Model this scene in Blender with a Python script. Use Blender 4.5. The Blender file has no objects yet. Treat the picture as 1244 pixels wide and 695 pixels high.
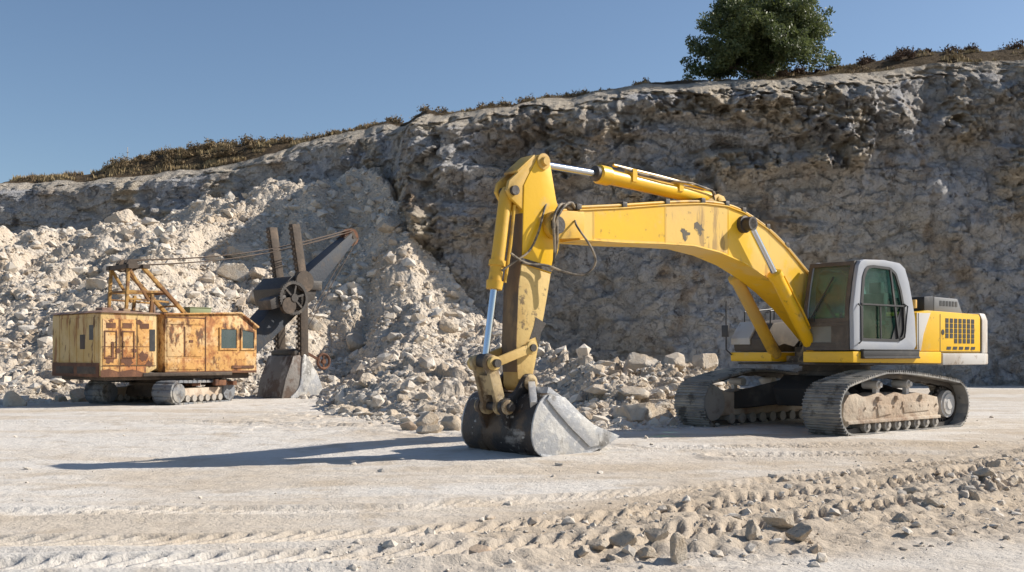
import bpy, bmesh, math, random
import numpy as np
from mathutils import Vector, Matrix
R=math.radians
random.seed(7)
scene=bpy.context.scene
COL=scene.collection

# ------------------------------------------------------------------ noise
def _h(*a):
    n=np.zeros(np.broadcast(*a).shape,dtype=np.uint64)
    for k,v in enumerate(a):
        n=n^((np.asarray(v).astype(np.int64).astype(np.uint64))*np.uint64([374761393,668265263,2147483647,1274126177,3266489917][k]))
        n=(n^(n>>np.uint64(13)))*np.uint64(1274126177)
        n=n&np.uint64(0xffffffffffff)
    n=n^(n>>np.uint64(16))
    return (n&np.uint64(0xffffff)).astype(np.float64)/float(0x1000000)
def sm(t): return t*t*(3-2*t)
def sstep(a,b,x): return sm(np.clip((x-a)/(b-a),0,1))
def vn2(x,y,s=0):
    ix=np.floor(x);iy=np.floor(y);fx=sm(x-ix);fy=sm(y-iy)
    a=_h(ix,iy,s);b=_h(ix+1,iy,s);c=_h(ix,iy+1,s);d=_h(ix+1,iy+1,s)
    return (a*(1-fx)+b*fx)*(1-fy)+(c*(1-fx)+d*fx)*fy
def vn3(x,y,z,s=0):
    ix=np.floor(x);iy=np.floor(y);iz=np.floor(z);fx=sm(x-ix);fy=sm(y-iy);fz=sm(z-iz)
    r=0
    for dx in (0,1):
        for dy in (0,1):
            for dz in (0,1):
                w=(fx if dx else 1-fx)*(fy if dy else 1-fy)*(fz if dz else 1-fz)
                r=r+w*_h(ix+dx,iy+dy,iz+dz,s)
    return r
def fbm2(x,y,s=0,o=4):
    r=0;a=.5
    for k in range(o):
        r=r+a*(vn2(x,y,s+k)-.5);x=x*2.03+5.1;y=y*2.03+1.7;a*=.5
    return r
def fbm3(x,y,z,s=0,o=4):
    r=0;a=.5
    for k in range(o):
        r=r+a*(vn3(x,y,z,s+k)-.5);x=x*2.03+5.1;y=y*2.03+1.7;z=z*2.03+3.3;a*=.5
    return r
def chunk(P,sc,seed,tilt=1.0,crev=.25):
    """angular broken-rock relief: each cell a tilted flat facet, with crevices between; P = tuple of 2 or 3 arrays"""
    q=[p/sc for p in P];n=len(q)
    i0=[np.floor(v) for v in q]
    f1=np.full(q[0].shape,9.);f2=f1.copy();val=np.zeros(q[0].shape)
    import itertools
    for off in itertools.product((-1,0,1),repeat=n):
        c=[i+o for i,o in zip(i0,off)]
        ce=c+[0]*(3-n)
        d=[];
        for k in range(n): d.append(q[k]-(c[k]+.1+.8*_h(*ce,seed+k)))
        dist=sum(v*v for v in d)**.5
        ht=_h(*ce,seed+7)-.5
        for k in range(n): ht=ht+tilt*(_h(*ce,seed+8+k)-.5)*2*d[k]
        new=dist<f1
        f2=np.where(new,f1,np.minimum(f2,dist))
        val=np.where(new,ht,val);f1=np.where(new,dist,f1)
    return val-crev*(1-np.clip((f2-f1)/.18,0,1))

# ------------------------------------------------------------------ objects
def link(o,parent=None):
    COL.objects.link(o)
    if parent is not None: o.parent=parent
    return o
def tag(o,label=None,cat=None,group=None,kind=None):
    if label: o['label']=label
    if cat: o['category']=cat
    if group: o['group']=group
    if kind: o['kind']=kind
    return o
def empty(name,loc=(0,0,0),rz=0):
    o=bpy.data.objects.new(name,None);o.location=loc;o.rotation_euler=(0,0,rz);o.empty_display_size=.3
    return link(o)
def fastmesh(name,V,F,mat,parent=None,smooth=False,angle=None):
    """V (n,3), F (m,k) arrays"""
    V=np.asarray(V,dtype=np.float32);F=np.asarray(F,dtype=np.int32);k=F.shape[1]
    me=bpy.data.meshes.new(name)
    me.vertices.add(len(V));me.vertices.foreach_set('co',V.ravel())
    me.loops.add(F.size);me.loops.foreach_set('vertex_index',F.ravel())
    me.polygons.add(len(F));me.polygons.foreach_set('loop_start',np.arange(0,F.size,k,dtype=np.int32))
    me.polygons.foreach_set('loop_total',np.full(len(F),k,dtype=np.int32))
    me.update(calc_edges=True)
    me.polygons.foreach_set('use_smooth',np.full(len(F),smooth,dtype=bool))
    if angle: me.set_sharp_from_angle(angle=R(angle))
    me.materials.append(mat)
    return link(bpy.data.objects.new(name,me),parent)
def gridfaces(nx,ny):
    i=np.arange(nx*ny).reshape(ny,nx)
    return np.stack([i[:-1,:-1],i[:-1,1:],i[1:,1:],i[1:,:-1]],-1).reshape(-1,4)

class MB:
    def __init__(s): s.bm=bmesh.new()
    def _v(s,p): return s.bm.verts.new(p)
    def box(s,x0,x1,y0,y1,z0,z1,M=None):
        ps=[(x,y,z) for z in (z0,z1) for y in (y0,y1) for x in (x0,x1)]
        v=[s._v(M@Vector(p) if M else p) for p in ps]
        for f in ((0,2,3,1),(4,5,7,6),(0,1,5,4),(2,6,7,3),(0,4,6,2),(1,3,7,5)): s.bm.faces.new([v[i] for i in f])
        return s
    def prism(s,poly,y0,y1,f=None):
        """polygon in (x,z) extruded from y0 to y1 ; f maps a point"""
        f=f or (lambda p:p)
        ar=sum(poly[i][0]*poly[(i+1)%len(poly)][1]-poly[(i+1)%len(poly)][0]*poly[i][1] for i in range(len(poly)))
        if ar<0: poly=poly[::-1]
        a=[s._v(f((x,y0,z))) for x,z in poly];b=[s._v(f((x,y1,z))) for x,z in poly]
        n=len(poly)
        if y1<y0: a,b=b,a
        s.bm.faces.new(a);s.bm.faces.new(b[::-1])
        for i in range(n): s.bm.faces.new((a[(i+1)%n],a[i],b[i],b[(i+1)%n]))
        return s
    def ring(s,outer,inner,y0,y1,f=None):
        f=f or (lambda p:p)
        n=len(outer)
        A=[s._v(f((x,y0,z))) for x,z in outer];B=[s._v(f((x,y0,z))) for x,z in inner]
        C=[s._v(f((x,y1,z))) for x,z in outer];D=[s._v(f((x,y1,z))) for x,z in inner]
        for i in range(n):
            j=(i+1)%n
            s.bm.faces.new((A[i],A[j],B[j],B[i]));s.bm.faces.new((C[i],D[i],D[j],C[j]))
            s.bm.faces.new((A[i],C[i],C[j],A[j]));s.bm.faces.new((B[i],B[j],D[j],D[i]))
        return s
    def loft(s,secs,cap=True,closed=False):
        rows=[[s._v(p) for p in sec] for sec in secs]
        n=len(rows[0])
        rng=range(len(rows)) if closed else range(len(rows)-1)
        for i in rng:
            a=rows[i];b=rows[(i+1)%len(rows)]
            for k in range(n):
                l=(k+1)%n;s.bm.faces.new((a[k],a[l],b[l],b[k]))
        if cap and not closed:
            s.bm.faces.new(rows[0][::-1]);s.bm.faces.new(rows[-1])
        return s
    def tube(s,pts,r,seg=10,closed=False):
        pts=[Vector(p) for p in pts];rs=r if isinstance(r,(list,tuple)) else [r]*len(pts)
        up=Vector((0.02,.03,1)).normalized();secs=[];n=len(pts)
        prev=None
        for i,p in enumerate(pts):
            if closed: t=(pts[(i+1)%n]-pts[i-1])
            else: t=(pts[min(i+1,n-1)]-pts[max(i-1,0)])
            t.normalize()
            if prev is None:
                a=t.cross(up)
                if a.length<.1: a=t.cross(Vector((1,0,0)))
            else: a=prev-t*prev.dot(t)
            a.normalize();prev=a;b=t.cross(a)
            secs.append([p+(a*math.cos(2*math.pi*k/seg)+b*math.sin(2*math.pi*k/seg))*rs[i] for k in range(seg)])
        return s.loft(secs,True,closed)
    def cyl(s,p0,p1,r0,r1=None,seg=16):
        return s.tube([p0,p1],[r0,r0 if r1 is None else r1],seg)
    def lathe(s,p0,p1,prof,seg=24):
        """prof: (t along p0->p1 in m, radius)"""
        p0=Vector(p0);d=(Vector(p1)-p0).normalized()
        return s.tube_prof(p0,d,prof,seg)
    def tube_prof(s,p0,d,prof,seg):
        a=d.cross(Vector((.02,.03,1)))
        if a.length<.1:a=d.cross(Vector((1,0,0)))
        a.normalize();b=d.cross(a)
        s.loft([[p0+d*t+(a*math.cos(2*math.pi*k/seg)+b*math.sin(2*math.pi*k/seg))*r for k in range(seg)] for t,r in prof])
        return s
    def bar(s,p0,p1,w,h,up=(0,0,1)):
        p0=Vector(p0);p1=Vector(p1);t=(p1-p0).normalized();a=t.cross(Vector(up))
        if a.length<.05:a=t.cross(Vector((1,0,0)))
        a.normalize();b=a.cross(t).normalized()
        s.loft([[p+a*(sx*w/2)+b*(sz*h/2) for sx,sz in ((-1,-1),(1,-1),(1,1),(-1,1))] for p in (p0,p1)])
        return s
    def pieces(s,name,mat,parent=None,bevel=0,seg=2,angle=35):
        """each loose piece becomes an object of its own"""
        bm=s.bm;bm.verts.ensure_lookup_table();left=set(bm.verts);out=[]
        while left:
            st=[left.pop()];isl=set(st)
            while st:
                v=st.pop()
                for e in v.link_edges:
                    w=e.other_vert(v)
                    if w in left: left.remove(w);isl.add(w);st.append(w)
            n=MB();mp={v:n.bm.verts.new(v.co) for v in sorted(isl,key=lambda v:v.index)}
            for f in bm.faces:
                if f.verts[0] in isl: n.bm.faces.new([mp[v] for v in f.verts])
            out.append(n.build(name,mat,parent,bevel,seg,angle))
        bm.free();return out
    def build(s,name,mat,parent=None,bevel=0,seg=2,angle=35,sub=0):
        bm=s.bm
        bmesh.ops.recalc_face_normals(bm,faces=bm.faces)
        if bevel>0:
            es=[e for e in bm.edges if len(e.link_faces)==2 and e.calc_face_angle(0)>R(40)]
            if es: bmesh.ops.bevel(bm,geom=es,offset=bevel,segments=seg,profile=.6,affect='EDGES',clamp_overlap=True)
        me=bpy.data.meshes.new(name);bm.to_mesh(me);bm.free()
        me.polygons.foreach_set('use_smooth',np.full(len(me.polygons),True));me.set_sharp_from_angle(angle=R(angle))
        me.materials.append(mat)
        return link(bpy.data.objects.new(name,me),parent)

# ------------------------------------------------------------------ materials
def lin(c): return tuple((v/12.92 if v<=.04045 else ((v+.055)/1.055)**2.4) for v in [x/255 for x in c])+(1,)
def mat(name,base,rough=.6,metal=0,layers=(),bump=None,spec=.5,alpha=1,coord='Object'):
    """base linear rgb; layers: (colour, noise scale, lo, hi, amount[, stretch]) mixed over by noise; bump: list of (kind,scale,strength dist)"""
    m=bpy.data.materials.new(name);m.use_nodes=True;nt=m.node_tree;N=nt.nodes;L=nt.links
    b=N['Principled BSDF'];b.inputs['Roughness'].default_value=rough;b.inputs['Metallic'].default_value=metal
    b.inputs['Specular IOR Level'].default_value=spec;b.inputs['Alpha'].default_value=alpha
    tc=N.new('ShaderNodeTexCoord');src=tc.outputs[coord]
    col=N.new('ShaderNodeRGB');col.outputs[0].default_value=(*base,1);cur=col.outputs[0]
    for k,l in enumerate(layers):
        c,sc,lo,hi,am=l[:5]
        v=src
        if len(l)>5:
            mp=N.new('ShaderNodeMapping');mp.inputs['Scale'].default_value=l[5];L.new(src,mp.inputs[0]);v=mp.outputs[0]
        if len(l)>6: pass
        n=N.new('ShaderNodeTexNoise');n.inputs['Scale'].default_value=sc;n.inputs['Detail'].default_value=6;n.inputs['Roughness'].default_value=.62
        n.noise_dimensions='4D';n.inputs['W'].default_value=k*3.7+len(name)
        L.new(v,n.inputs[0])
        mr=N.new('ShaderNodeMapRange');mr.interpolation_type='SMOOTHSTEP'
        mr.inputs[1].default_value=lo;mr.inputs[2].default_value=hi;mr.inputs[4].default_value=am;L.new(n.outputs[0],mr.inputs[0])
        mx=N.new('ShaderNodeMix');mx.data_type='RGBA';L.new(mr.outputs[0],mx.inputs[0]);L.new(cur,mx.inputs[6]);mx.inputs[7].default_value=(*c,1)
        cur=mx.outputs[2]
    L.new(cur,b.inputs['Base Color'])
    if bump:
        prev=None
        for kind,sc,dist in bump:
            if kind=='c':
                nz=N.new('ShaderNodeTexNoise');nz.inputs['Scale'].default_value=sc*.8;nz.inputs['Detail'].default_value=5;L.new(src,nz.inputs[0])
                ad=N.new('ShaderNodeMix');ad.data_type='RGBA';ad.blend_type='ADD';ad.inputs[0].default_value=.7/sc;L.new(src,ad.inputs[6]);L.new(nz.outputs[1],ad.inputs[7])
                t=N.new('ShaderNodeTexVoronoi');t.feature='DISTANCE_TO_EDGE';t.inputs['Scale'].default_value=sc;L.new(ad.outputs[2],t.inputs[0])
                mr=N.new('ShaderNodeMapRange');mr.inputs[2].default_value=.09;L.new(t.outputs[0],mr.inputs[0])
                bp=N.new('ShaderNodeBump');bp.inputs['Distance'].default_value=dist;bp.inputs['Strength'].default_value=1;L.new(mr.outputs[0],bp.inputs['Height'])
                if prev: L.new(prev,bp.inputs['Normal'])
                prev=bp.outputs[0];continue
            if kind=='v':
                t=N.new('ShaderNodeTexVoronoi');t.inputs['Scale'].default_value=sc;o=t.outputs[0]
            else:
                t=N.new('ShaderNodeTexNoise');t.inputs['Scale'].default_value=sc;t.inputs['Detail'].default_value=8;t.inputs['Roughness'].default_value=.65;o=t.outputs[0]
            L.new(src,t.inputs[0])
            bp=N.new('ShaderNodeBump');bp.inputs['Distance'].default_value=dist;bp.inputs['Strength'].default_value=1
            L.new(o,bp.inputs['Height'])
            if prev: L.new(prev,bp.inputs['Normal'])
            prev=bp.outputs[0]
        L.new(prev,b.inputs['Normal'])
    return m
W=(.62,.57,.50)
M={}
M['ground']=mat('pale_limestone_dust',(.63,.59,.535),.95,layers=[((.52,.435,.335),.5,.48,.62,.7,(.22,1,1)),((.50,.42,.33),.16,.50,.62,.6),((.60,.565,.52),.35,.5,.7,.7),((.43,.35,.26),1.3,.50,.66,.55),((.42,.37,.31),14,.5,.75,.35)],bump=[('n',3.5,.05),('n',30,.015)],spec=.15,coord='Object')
M['rubble']=mat('broken_limestone',(.54,.465,.375),.95,layers=[((.44,.33,.22),.35,.48,.66,.7),((.56,.525,.475),.8,.5,.7,.7),((.29,.245,.20),3,.55,.75,.6),((.60,.56,.51),9,.55,.7,.5)],bump=[('v',7,.06),('n',14,.05)],spec=.15)
M['rock']=mat('limestone_block',(.64,.575,.485),.9,layers=[((.52,.41,.29),1.1,.48,.62,.75),((.60,.57,.52),2.5,.5,.7,.7),((.34,.29,.24),7,.55,.75,.5)],bump=[('n',6,.05),('n',24,.02)],spec=.15)
M['pebble']=mat('limestone_chips',(.62,.555,.47),.9,layers=[((.38,.30,.22),1.5,.5,.62,.8),((.62,.585,.53),4,.5,.65,.8),((.30,.26,.22),9,.6,.75,.5)],bump=[('n',18,.02)],spec=.15)
def tintattr(m,name,col):
    nt=m.node_tree;N=nt.nodes;L=nt.links;b=N['Principled BSDF'];old=b.inputs['Base Color'].links[0].from_socket
    at=N.new('ShaderNodeAttribute');at.attribute_name=name;mx=N.new('ShaderNodeMix');mx.data_type='RGBA'
    L.new(at.outputs['Fac'],mx.inputs[0]);L.new(old,mx.inputs[6]);mx.inputs[7].default_value=(*col,1);L.new(mx.outputs[2],b.inputs['Base Color'])
tintattr(M['ground'],'subsoil',(.45,.365,.27))
def cliffmat():
    m=mat('quarry_face',(.56,.525,.475),.95,layers=[
      ((.33,.24,.165),.16,.48,.62,.65,(1,1,1.2)),
      ((.52,.52,.53),.20,.44,.56,.85),
      ((.34,.235,.145),.6,.55,.66,.55,(1,1,.55)),
      ((.50,.43,.35),1.1,.56,.68,.6),
      ((.12,.105,.10),2.2,.58,.66,.7,(1,1,.6)),
      ((.16,.13,.11),6,.56,.68,.6),
      ((.55,.49,.42),4,.58,.70,.5)],bump=[('c',.7,.15),('c',2.3,.05),('n',3,.25),('n',9,.14),('n',26,.06)],spec=.1)
    nt=m.node_tree;N=nt.nodes;L=nt.links;b=N['Principled BSDF']
    # top soil and dry turf on the flat ground above the rim: follows height above the face, stored per vertex
    at=N.new('ShaderNodeAttribute');at.attribute_name='soil'
    old=b.inputs['Base Color'].links[0].from_socket
    mx=N.new('ShaderNodeMix');mx.data_type='RGBA';L.new(at.outputs['Fac'],mx.inputs[0]);L.new(old,mx.inputs[6])
    n=N.new('ShaderNodeTexNoise');n.inputs['Scale'].default_value=1.2;n.inputs['Detail'].default_value=6
    cr=N.new('ShaderNodeValToRGB');cr.color_ramp.elements[0].position=.35;cr.color_ramp.elements[0].color=(.06,.042,.027,1);cr.color_ramp.elements[1].position=.7;cr.color_ramp.elements[1].color=(.19,.14,.085,1)
    L.new(n.outputs[0],cr.inputs[0]);L.new(cr.outputs[0],mx.inputs[7]);L.new(mx.outputs[2],b.inputs['Base Color'])
    return m
M['cliff']=cliffmat()
_n=M['cliff'].node_tree;_b=_n.nodes['Principled BSDF'];_soil=_b.inputs['Base Color'].links[0].from_node
# sunlight on the limestone painted in as cream, laid under the soil layer
_old=_soil.inputs[6].links[0].from_socket;_a=_n.nodes.new('ShaderNodeAttribute');_a.attribute_name='sunlit';_m=_n.nodes.new('ShaderNodeMix');_m.data_type='RGBA';_n.links.new(_a.outputs['Fac'],_m.inputs[0]);_n.links.new(_old,_m.inputs[6]);_m.inputs[7].default_value=(.64,.555,.44,1);_n.links.new(_m.outputs[2],_soil.inputs[6])
DUST=(.50,.43,.32)
M['yellow']=mat('yellow_paint',(.84,.49,.012),.38,layers=[((.74,.43,.03),.8,.44,.6,.6),(DUST,2.2,.56,.72,.4),((.16,.09,.03),5,.60,.70,.7)],bump=[('n',9,.003)])
M['yellow_dusty']=mat('dusty_yellow_paint',(.68,.40,.04),.6,layers=[((.50,.34,.12),.9,.44,.60,.7),((.22,.13,.05),2.2,.52,.66,.75),((.12,.08,.05),7,.63,.75,.7)],bump=[('n',9,.005)])
M['boom_paint']=mat('sun_bleached_yellow_paint',(.84,.50,.02),.45,layers=[((.78,.52,.14),.8,.46,.54,.75),((.45,.27,.06),1.9,.54,.63,.7,(1.6,1,.4)),((.20,.12,.05),5,.66,.78,.6)],bump=[('n',9,.003)])
M['stick_worn']=mat('worn_ochre_paint',(.52,.33,.10),.7,layers=[((.64,.46,.17),1.1,.44,.58,.75),((.22,.13,.05),2.0,.52,.64,.7,(1,1,.4)),((.06,.04,.03),6,.57,.66,.75)],bump=[('n',10,.008)])
M['boom_faded']=mat('faded_dusty_yellow_paint',(.74,.47,.10),.6,layers=[((.62,.40,.13),.9,.44,.56,.8,(1,1,.4)),((.30,.18,.06),2.6,.55,.64,.75,(1.5,1,.3)),((.10,.06,.03),7,.60,.68,.8)],bump=[('n',9,.004)])
M['link']=mat('dirty_beige_link',(.48,.36,.19),.75,layers=[((.14,.09,.05),3,.46,.58,.85),((.58,.47,.32),6,.55,.65,.6)],bump=[('n',14,.008)])
M['greasyshade']=mat('grease_stained_ochre_paint',(.16,.095,.04),.6,layers=[((.34,.21,.08),1.6,.48,.62,.7,(1,1,.4)),((.05,.035,.025),4,.5,.62,.7,(1,1,.4))],bump=[('n',12,.006)])  # dark from grease and from shade painted into the colour
M['grease']=mat('greasy_black_steel',(.05,.042,.036),.55,layers=[((.22,.17,.12),3,.5,.7,.6)],bump=[('n',14,.01)])
M['black']=mat('black_plastic',(.03,.03,.032),.5,layers=[((.16,.14,.12),3,.52,.75,.5)])
M['cabgrey']=mat('pale_grey_cab_paint',(.34,.36,.40),.45,layers=[((.42,.42,.42),1.2,.46,.6,.6),((.22,.20,.18),6,.62,.78,.5)])
M['cabdark']=mat('dusty_brown_cab_frame',(.085,.07,.058),.7,layers=[((.20,.16,.12),2.5,.45,.7,.7)])
M['greybox']=mat('dark_grey_panel',(.16,.165,.17),.6,layers=[((.30,.27,.23),2.5,.5,.7,.5)])
M['white']=mat('chipped_off_white_paint',(.52,.50,.47),.55,layers=[((.42,.36,.29),1.6,.47,.62,.7),((.20,.14,.09),5,.57,.66,.7)])
M['steel']=mat('worn_bare_steel',(.40,.405,.415),.5,.3,layers=[((.56,.54,.50),1.6,.47,.55,.85),((.16,.145,.125),2.4,.53,.61,.75,(1,1,.5)),((.42,.34,.24),1.3,.55,.66,.6),((.64,.62,.58),11,.54,.62,.7)],bump=[('n',11,.012)])
M['dippersteel']=mat('rust_stained_bucket_steel',(.21,.19,.17),.6,.2,layers=[((.10,.06,.04),1.8,.48,.58,.8),((.42,.40,.37),3,.55,.66,.7,(1,1,.4))],bump=[('n',10,.02)])
M['bucketshade']=mat('scuffed_dark_bucket_steel',(.045,.04,.037),.5,.3,layers=[((.13,.085,.05),2,.48,.6,.8),((.34,.32,.29),2.6,.55,.64,.8,(1,.6,1)),((.5,.48,.44),9,.60,.68,.8)],bump=[('n',7,.02)])  # scuffed steel with the shade on the bucket's back painted in
M['chrome']=mat('chromed_rod',(.62,.66,.72),.18,1)
M['trackshoe']=mat('dusty_track_shoe_steel',(.24,.235,.225),.65,.25,layers=[((.40,.37,.32),2,.46,.6,.7),((.07,.065,.06),4,.52,.62,.8)],bump=[('n',20,.006)])
M['trackframe']=mat('dust_caked_track_frame',(.42,.32,.23),.9,layers=[((.55,.47,.37),1.6,.42,.62,.8),((.24,.14,.09),2.6,.5,.68,.7),((.10,.075,.055),6,.62,.74,.7)],bump=[('n',8,.03)])
M['roller']=mat('dusty_roller',(.36,.33,.29),.8,layers=[((.12,.10,.09),5,.5,.7,.6)])
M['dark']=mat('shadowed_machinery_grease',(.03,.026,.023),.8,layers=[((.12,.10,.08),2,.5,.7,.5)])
M['hose']=mat('dusty_rubber_hose',(.07,.06,.05),.7,layers=[((.36,.29,.20),5,.42,.56,.8)])
M['seat']=mat('seat_fabric',(.06,.065,.07),.9)
M['rustyellow']=mat('rust_eaten_yellow_paint',(.62,.34,.11),.8,layers=[((.70,.48,.24),1.5,.46,.56,.85),((.38,.14,.045),1.6,.50,.60,.9,(1,1,.6)),((.09,.035,.018),2.6,.53,.60,.92,(1,1,.45)),((.30,.12,.04),10,.52,.62,.8)],bump=[('n',6,.02)])
M['rustpale']=mat('faded_ochre_paint_with_rust_streaks',(.54,.37,.15),.85,layers=[((.62,.46,.24),1.6,.44,.58,.7),((.28,.12,.045),1.6,.52,.62,.85,(1.6,1.6,.35)),((.10,.045,.025),4,.56,.64,.85,(1,1,.4))],bump=[('n',6,.02)])
M['rust']=mat('dark_rust',(.13,.06,.035),.9,layers=[((.26,.12,.06),2,.45,.65,.8),((.05,.03,.022),4,.5,.7,.7)],bump=[('n',12,.015)])
M['rustroof']=mat('rusted_roof_sheet',(.24,.15,.115),.85,layers=[((.42,.30,.16),1.8,.5,.65,.7),((.10,.05,.035),4,.5,.7,.7)],bump=[('n',9,.01)])
M['oldsteel']=mat('old_brown_steel',(.085,.065,.05),.75,.2,layers=[((.20,.14,.095),1.6,.48,.68,.7),((.04,.03,.025),5,.5,.7,.7)],bump=[('n',12,.012)])
M['slate']=mat('blue_grey_weathered_steel',(.035,.042,.055),.7,layers=[((.07,.06,.05),1.6,.5,.64,.6),((.07,.05,.04),5,.55,.68,.7)],bump=[('n',12,.012)])  # shade on the shovel boom painted in as a dark blue-grey base
M['gantry']=mat('rusting_ochre_bar',(.42,.24,.07),.8,layers=[((.16,.07,.03),2.5,.46,.56,.85),((.06,.035,.02),6,.54,.64,.7)])
M['greytrack']=mat('blue_grey_old_track',(.17,.18,.195),.7,layers=[((.34,.31,.26),2.2,.48,.62,.75),((.06,.05,.045),4,.50,.62,.8)],bump=[('n',16,.015)])
M['green']=mat('faded_green_paint',(.22,.27,.15),.7,layers=[((.34,.33,.22),3,.5,.7,.6)])
M['cable']=mat('wire_rope',(.12,.09,.07),.6,.4)
M['amber']=mat('amber_lens',(.75,.45,.12),.3)
M['lens']=mat('lamp_glass',(.6,.6,.58),.1)
M['decal']=mat('peeled_dark_decal',(.10,.085,.06),.7,layers=[((.5,.34,.1),9,.52,.6,.8)])
M['bark']=mat('grey_brown_bark',(.11,.085,.065),.95,bump=[('n',9,.04)])
M['grass']=mat('dry_straw_grass',(.33,.25,.13),.95,layers=[((.18,.12,.07),1.1,.45,.6,.8),((.36,.28,.16),3,.55,.7,.6)])
M['drybush']=mat('dry_brown_scrub',(.25,.18,.10),.95,layers=[((.14,.105,.055),1.0,.45,.6,.8),((.26,.19,.10),3,.55,.7,.6)])
M['redbush']=mat('dark_reddish_dry_scrub',(.13,.08,.05),.95,layers=[((.06,.04,.028),1.0,.45,.6,.8),((.24,.16,.10),3,.55,.7,.6)])
def leafmat(name,c,c2):
    m=mat(name,c,.55,layers=[(c2,.9,.42,.62,.8),((.05,.075,.02),3,.55,.7,.6)])
    nt=m.node_tree;N=nt.nodes;L=nt.links;b=N['Principled BSDF'];out=N['Material Output']
    tr=N.new('ShaderNodeBsdfTranslucent');tr.inputs[0].default_value=(*[v*1.3 for v in c2],1)
    mx=N.new('ShaderNodeMixShader');mx.inputs[0].default_value=.25
    L.new(b.outputs[0],mx.inputs[1]);L.new(tr.outputs[0],mx.inputs[2]);L.new(mx.outputs[0],out.inputs[0])
    return m
M['leaf']=leafmat('dark_green_leaf',(.06,.085,.032),(.12,.145,.05))
def glass(name,tint,a,rough=.06):
    m=bpy.data.materials.new(name);m.use_nodes=True;nt=m.node_tree;N=nt.nodes;L=nt.links
    b=N['Principled BSDF'];b.inputs['Base Color'].default_value=(*tint,1);b.inputs['Roughness'].default_value=rough;b.inputs['Specular IOR Level'].default_value=.8
    tr=N.new('ShaderNodeBsdfTransparent');tr.inputs[0].default_value=(.55,.85,.76,1)
    n=N.new('ShaderNodeTexNoise');n.inputs['Scale'].default_value=1.7;n.inputs['Detail'].default_value=5
    tc=N.new('ShaderNodeTexCoord');L.new(tc.outputs['Object'],n.inputs[0])
    mr=N.new('ShaderNodeMapRange');mr.inputs[1].default_value=.35;mr.inputs[2].default_value=.7;mr.inputs[3].default_value=a-.15;mr.inputs[4].default_value=a+.15;L.new(n.outputs[0],mr.inputs[0])
    mx=N.new('ShaderNodeMixShader');L.new(mr.outputs[0],mx.inputs[0]);L.new(tr.outputs[0],mx.inputs[1]);L.new(b.outputs[0],mx.inputs[2]);L.new(mx.outputs[0],N['Material Output'].inputs[0])
    return m
M['glass']=glass('green_tinted_glass',(.03,.06,.05),.24)
M['dustglass']=glass('dust_coated_glass',(.15,.135,.11),.5,.3)
M['muddyglass']=glass('mud_splashed_glass',(.22,.20,.17),.85,.4)
M['oldglass']=glass('grimy_old_glass',(.10,.13,.13),.7,.25)
# ------------------------------------------------------------------ camera, light, sky
scene.render.engine='CYCLES'
cam=bpy.data.cameras.new('camera');co=link(bpy.data.objects.new('camera',cam));scene.camera=co
co.location=(0,0,1.4);co.rotation_euler=(R(90),0,0);cam.sensor_width=36;cam.lens=36*1240/1244;cam.shift_y=(431-347.5)/1244
cam.clip_end=6000;cam.clip_start=.1
AZ,EL=R(12.5),R(34)     # sun direction: from the right (+x) and a little behind the face (+y)
SD=Vector((math.cos(EL)*math.cos(AZ),math.cos(EL)*math.sin(AZ),math.sin(EL)))
sun=bpy.data.lights.new('sun','SUN');so=link(bpy.data.objects.new('sun',sun));sun.energy=5.0;sun.angle=R(.5);sun.color=(1,.93,.83)
so.rotation_euler=SD.to_track_quat('Z','Y').to_euler();so.location=(30,10,30)
w=bpy.data.worlds.new('World');scene.world=w;w.use_nodes=True;nt=w.node_tree
sky=nt.nodes.new('ShaderNodeTexSky');sky.sky_type='NISHITA';sky.sun_disc=False;sky.sun_elevation=EL;sky.sun_rotation=R(90)-AZ
sky.altitude=300;sky.air_density=1.0;sky.dust_density=.8;sky.ozone_density=2.6
bg=nt.nodes['Background'];bg.inputs[1].default_value=.088;nt.links.new(sky.outputs[0],bg.inputs[0])
scene.view_settings.view_transform='Standard';scene.view_settings.look='None';scene.view_settings.exposure=.42;scene.view_settings.gamma=1
scene.cycles.max_bounces=6;scene.cycles.transparent_max_bounces=12

# ------------------------------------------------------------------ ground
def seg_d(X,Y,pts):
    """distance to a polyline and arc length along it"""
    best=np.full(X.shape,1e9);al=np.zeros(X.shape);sg=np.zeros(X.shape);L0=0
    for (x0,y0),(x1,y1) in zip(pts[:-1],pts[1:]):
        dx,dy=x1-x0,y1-y0;l=math.hypot(dx,dy)
        t=np.clip(((X-x0)*dx+(Y-y0)*dy)/l/l,0,1)
        d=np.hypot(X-x0-t*dx,Y-y0-t*dy);sd=((X-x0)*dy-(Y-y0)*dx)/l
        n=d<best;best=np.where(n,d,best);al=np.where(n,L0+t*l,al);sg=np.where(n,sd,sg);L0+=l
    return best,al,sg
RUTS=[ # polyline, tread width, depth, lug pitch
 ([(-9,6.2),(-4.5,6.55),(-2.2,6.85),(-.6,7.1),(1.2,7.7),(3.0,8.9),(6,11.2),(10,14)],.45,.075,.19),
 ([(-9,7.3),(-4.6,7.5),(-2.6,7.6),(-.9,7.95),(1.0,8.7),(3.4,10.4),(7,13.2),(12,17)],.45,.06,.19),
 ([(-9,9.4),(-5,9.2),(-1,9.4),(2,10.6),(6,13.3),(12,17.5)],.5,.035,.15),
 ([(-12,21),(-7,21.5),(-3,20),(-1,17.4),(2,15.2),(7,15.6),(14,18)],.6,.03,.18),
 ([(3,14.0),(8,14.4),(14,17),(20,21)],.6,.04,.18)]
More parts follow.
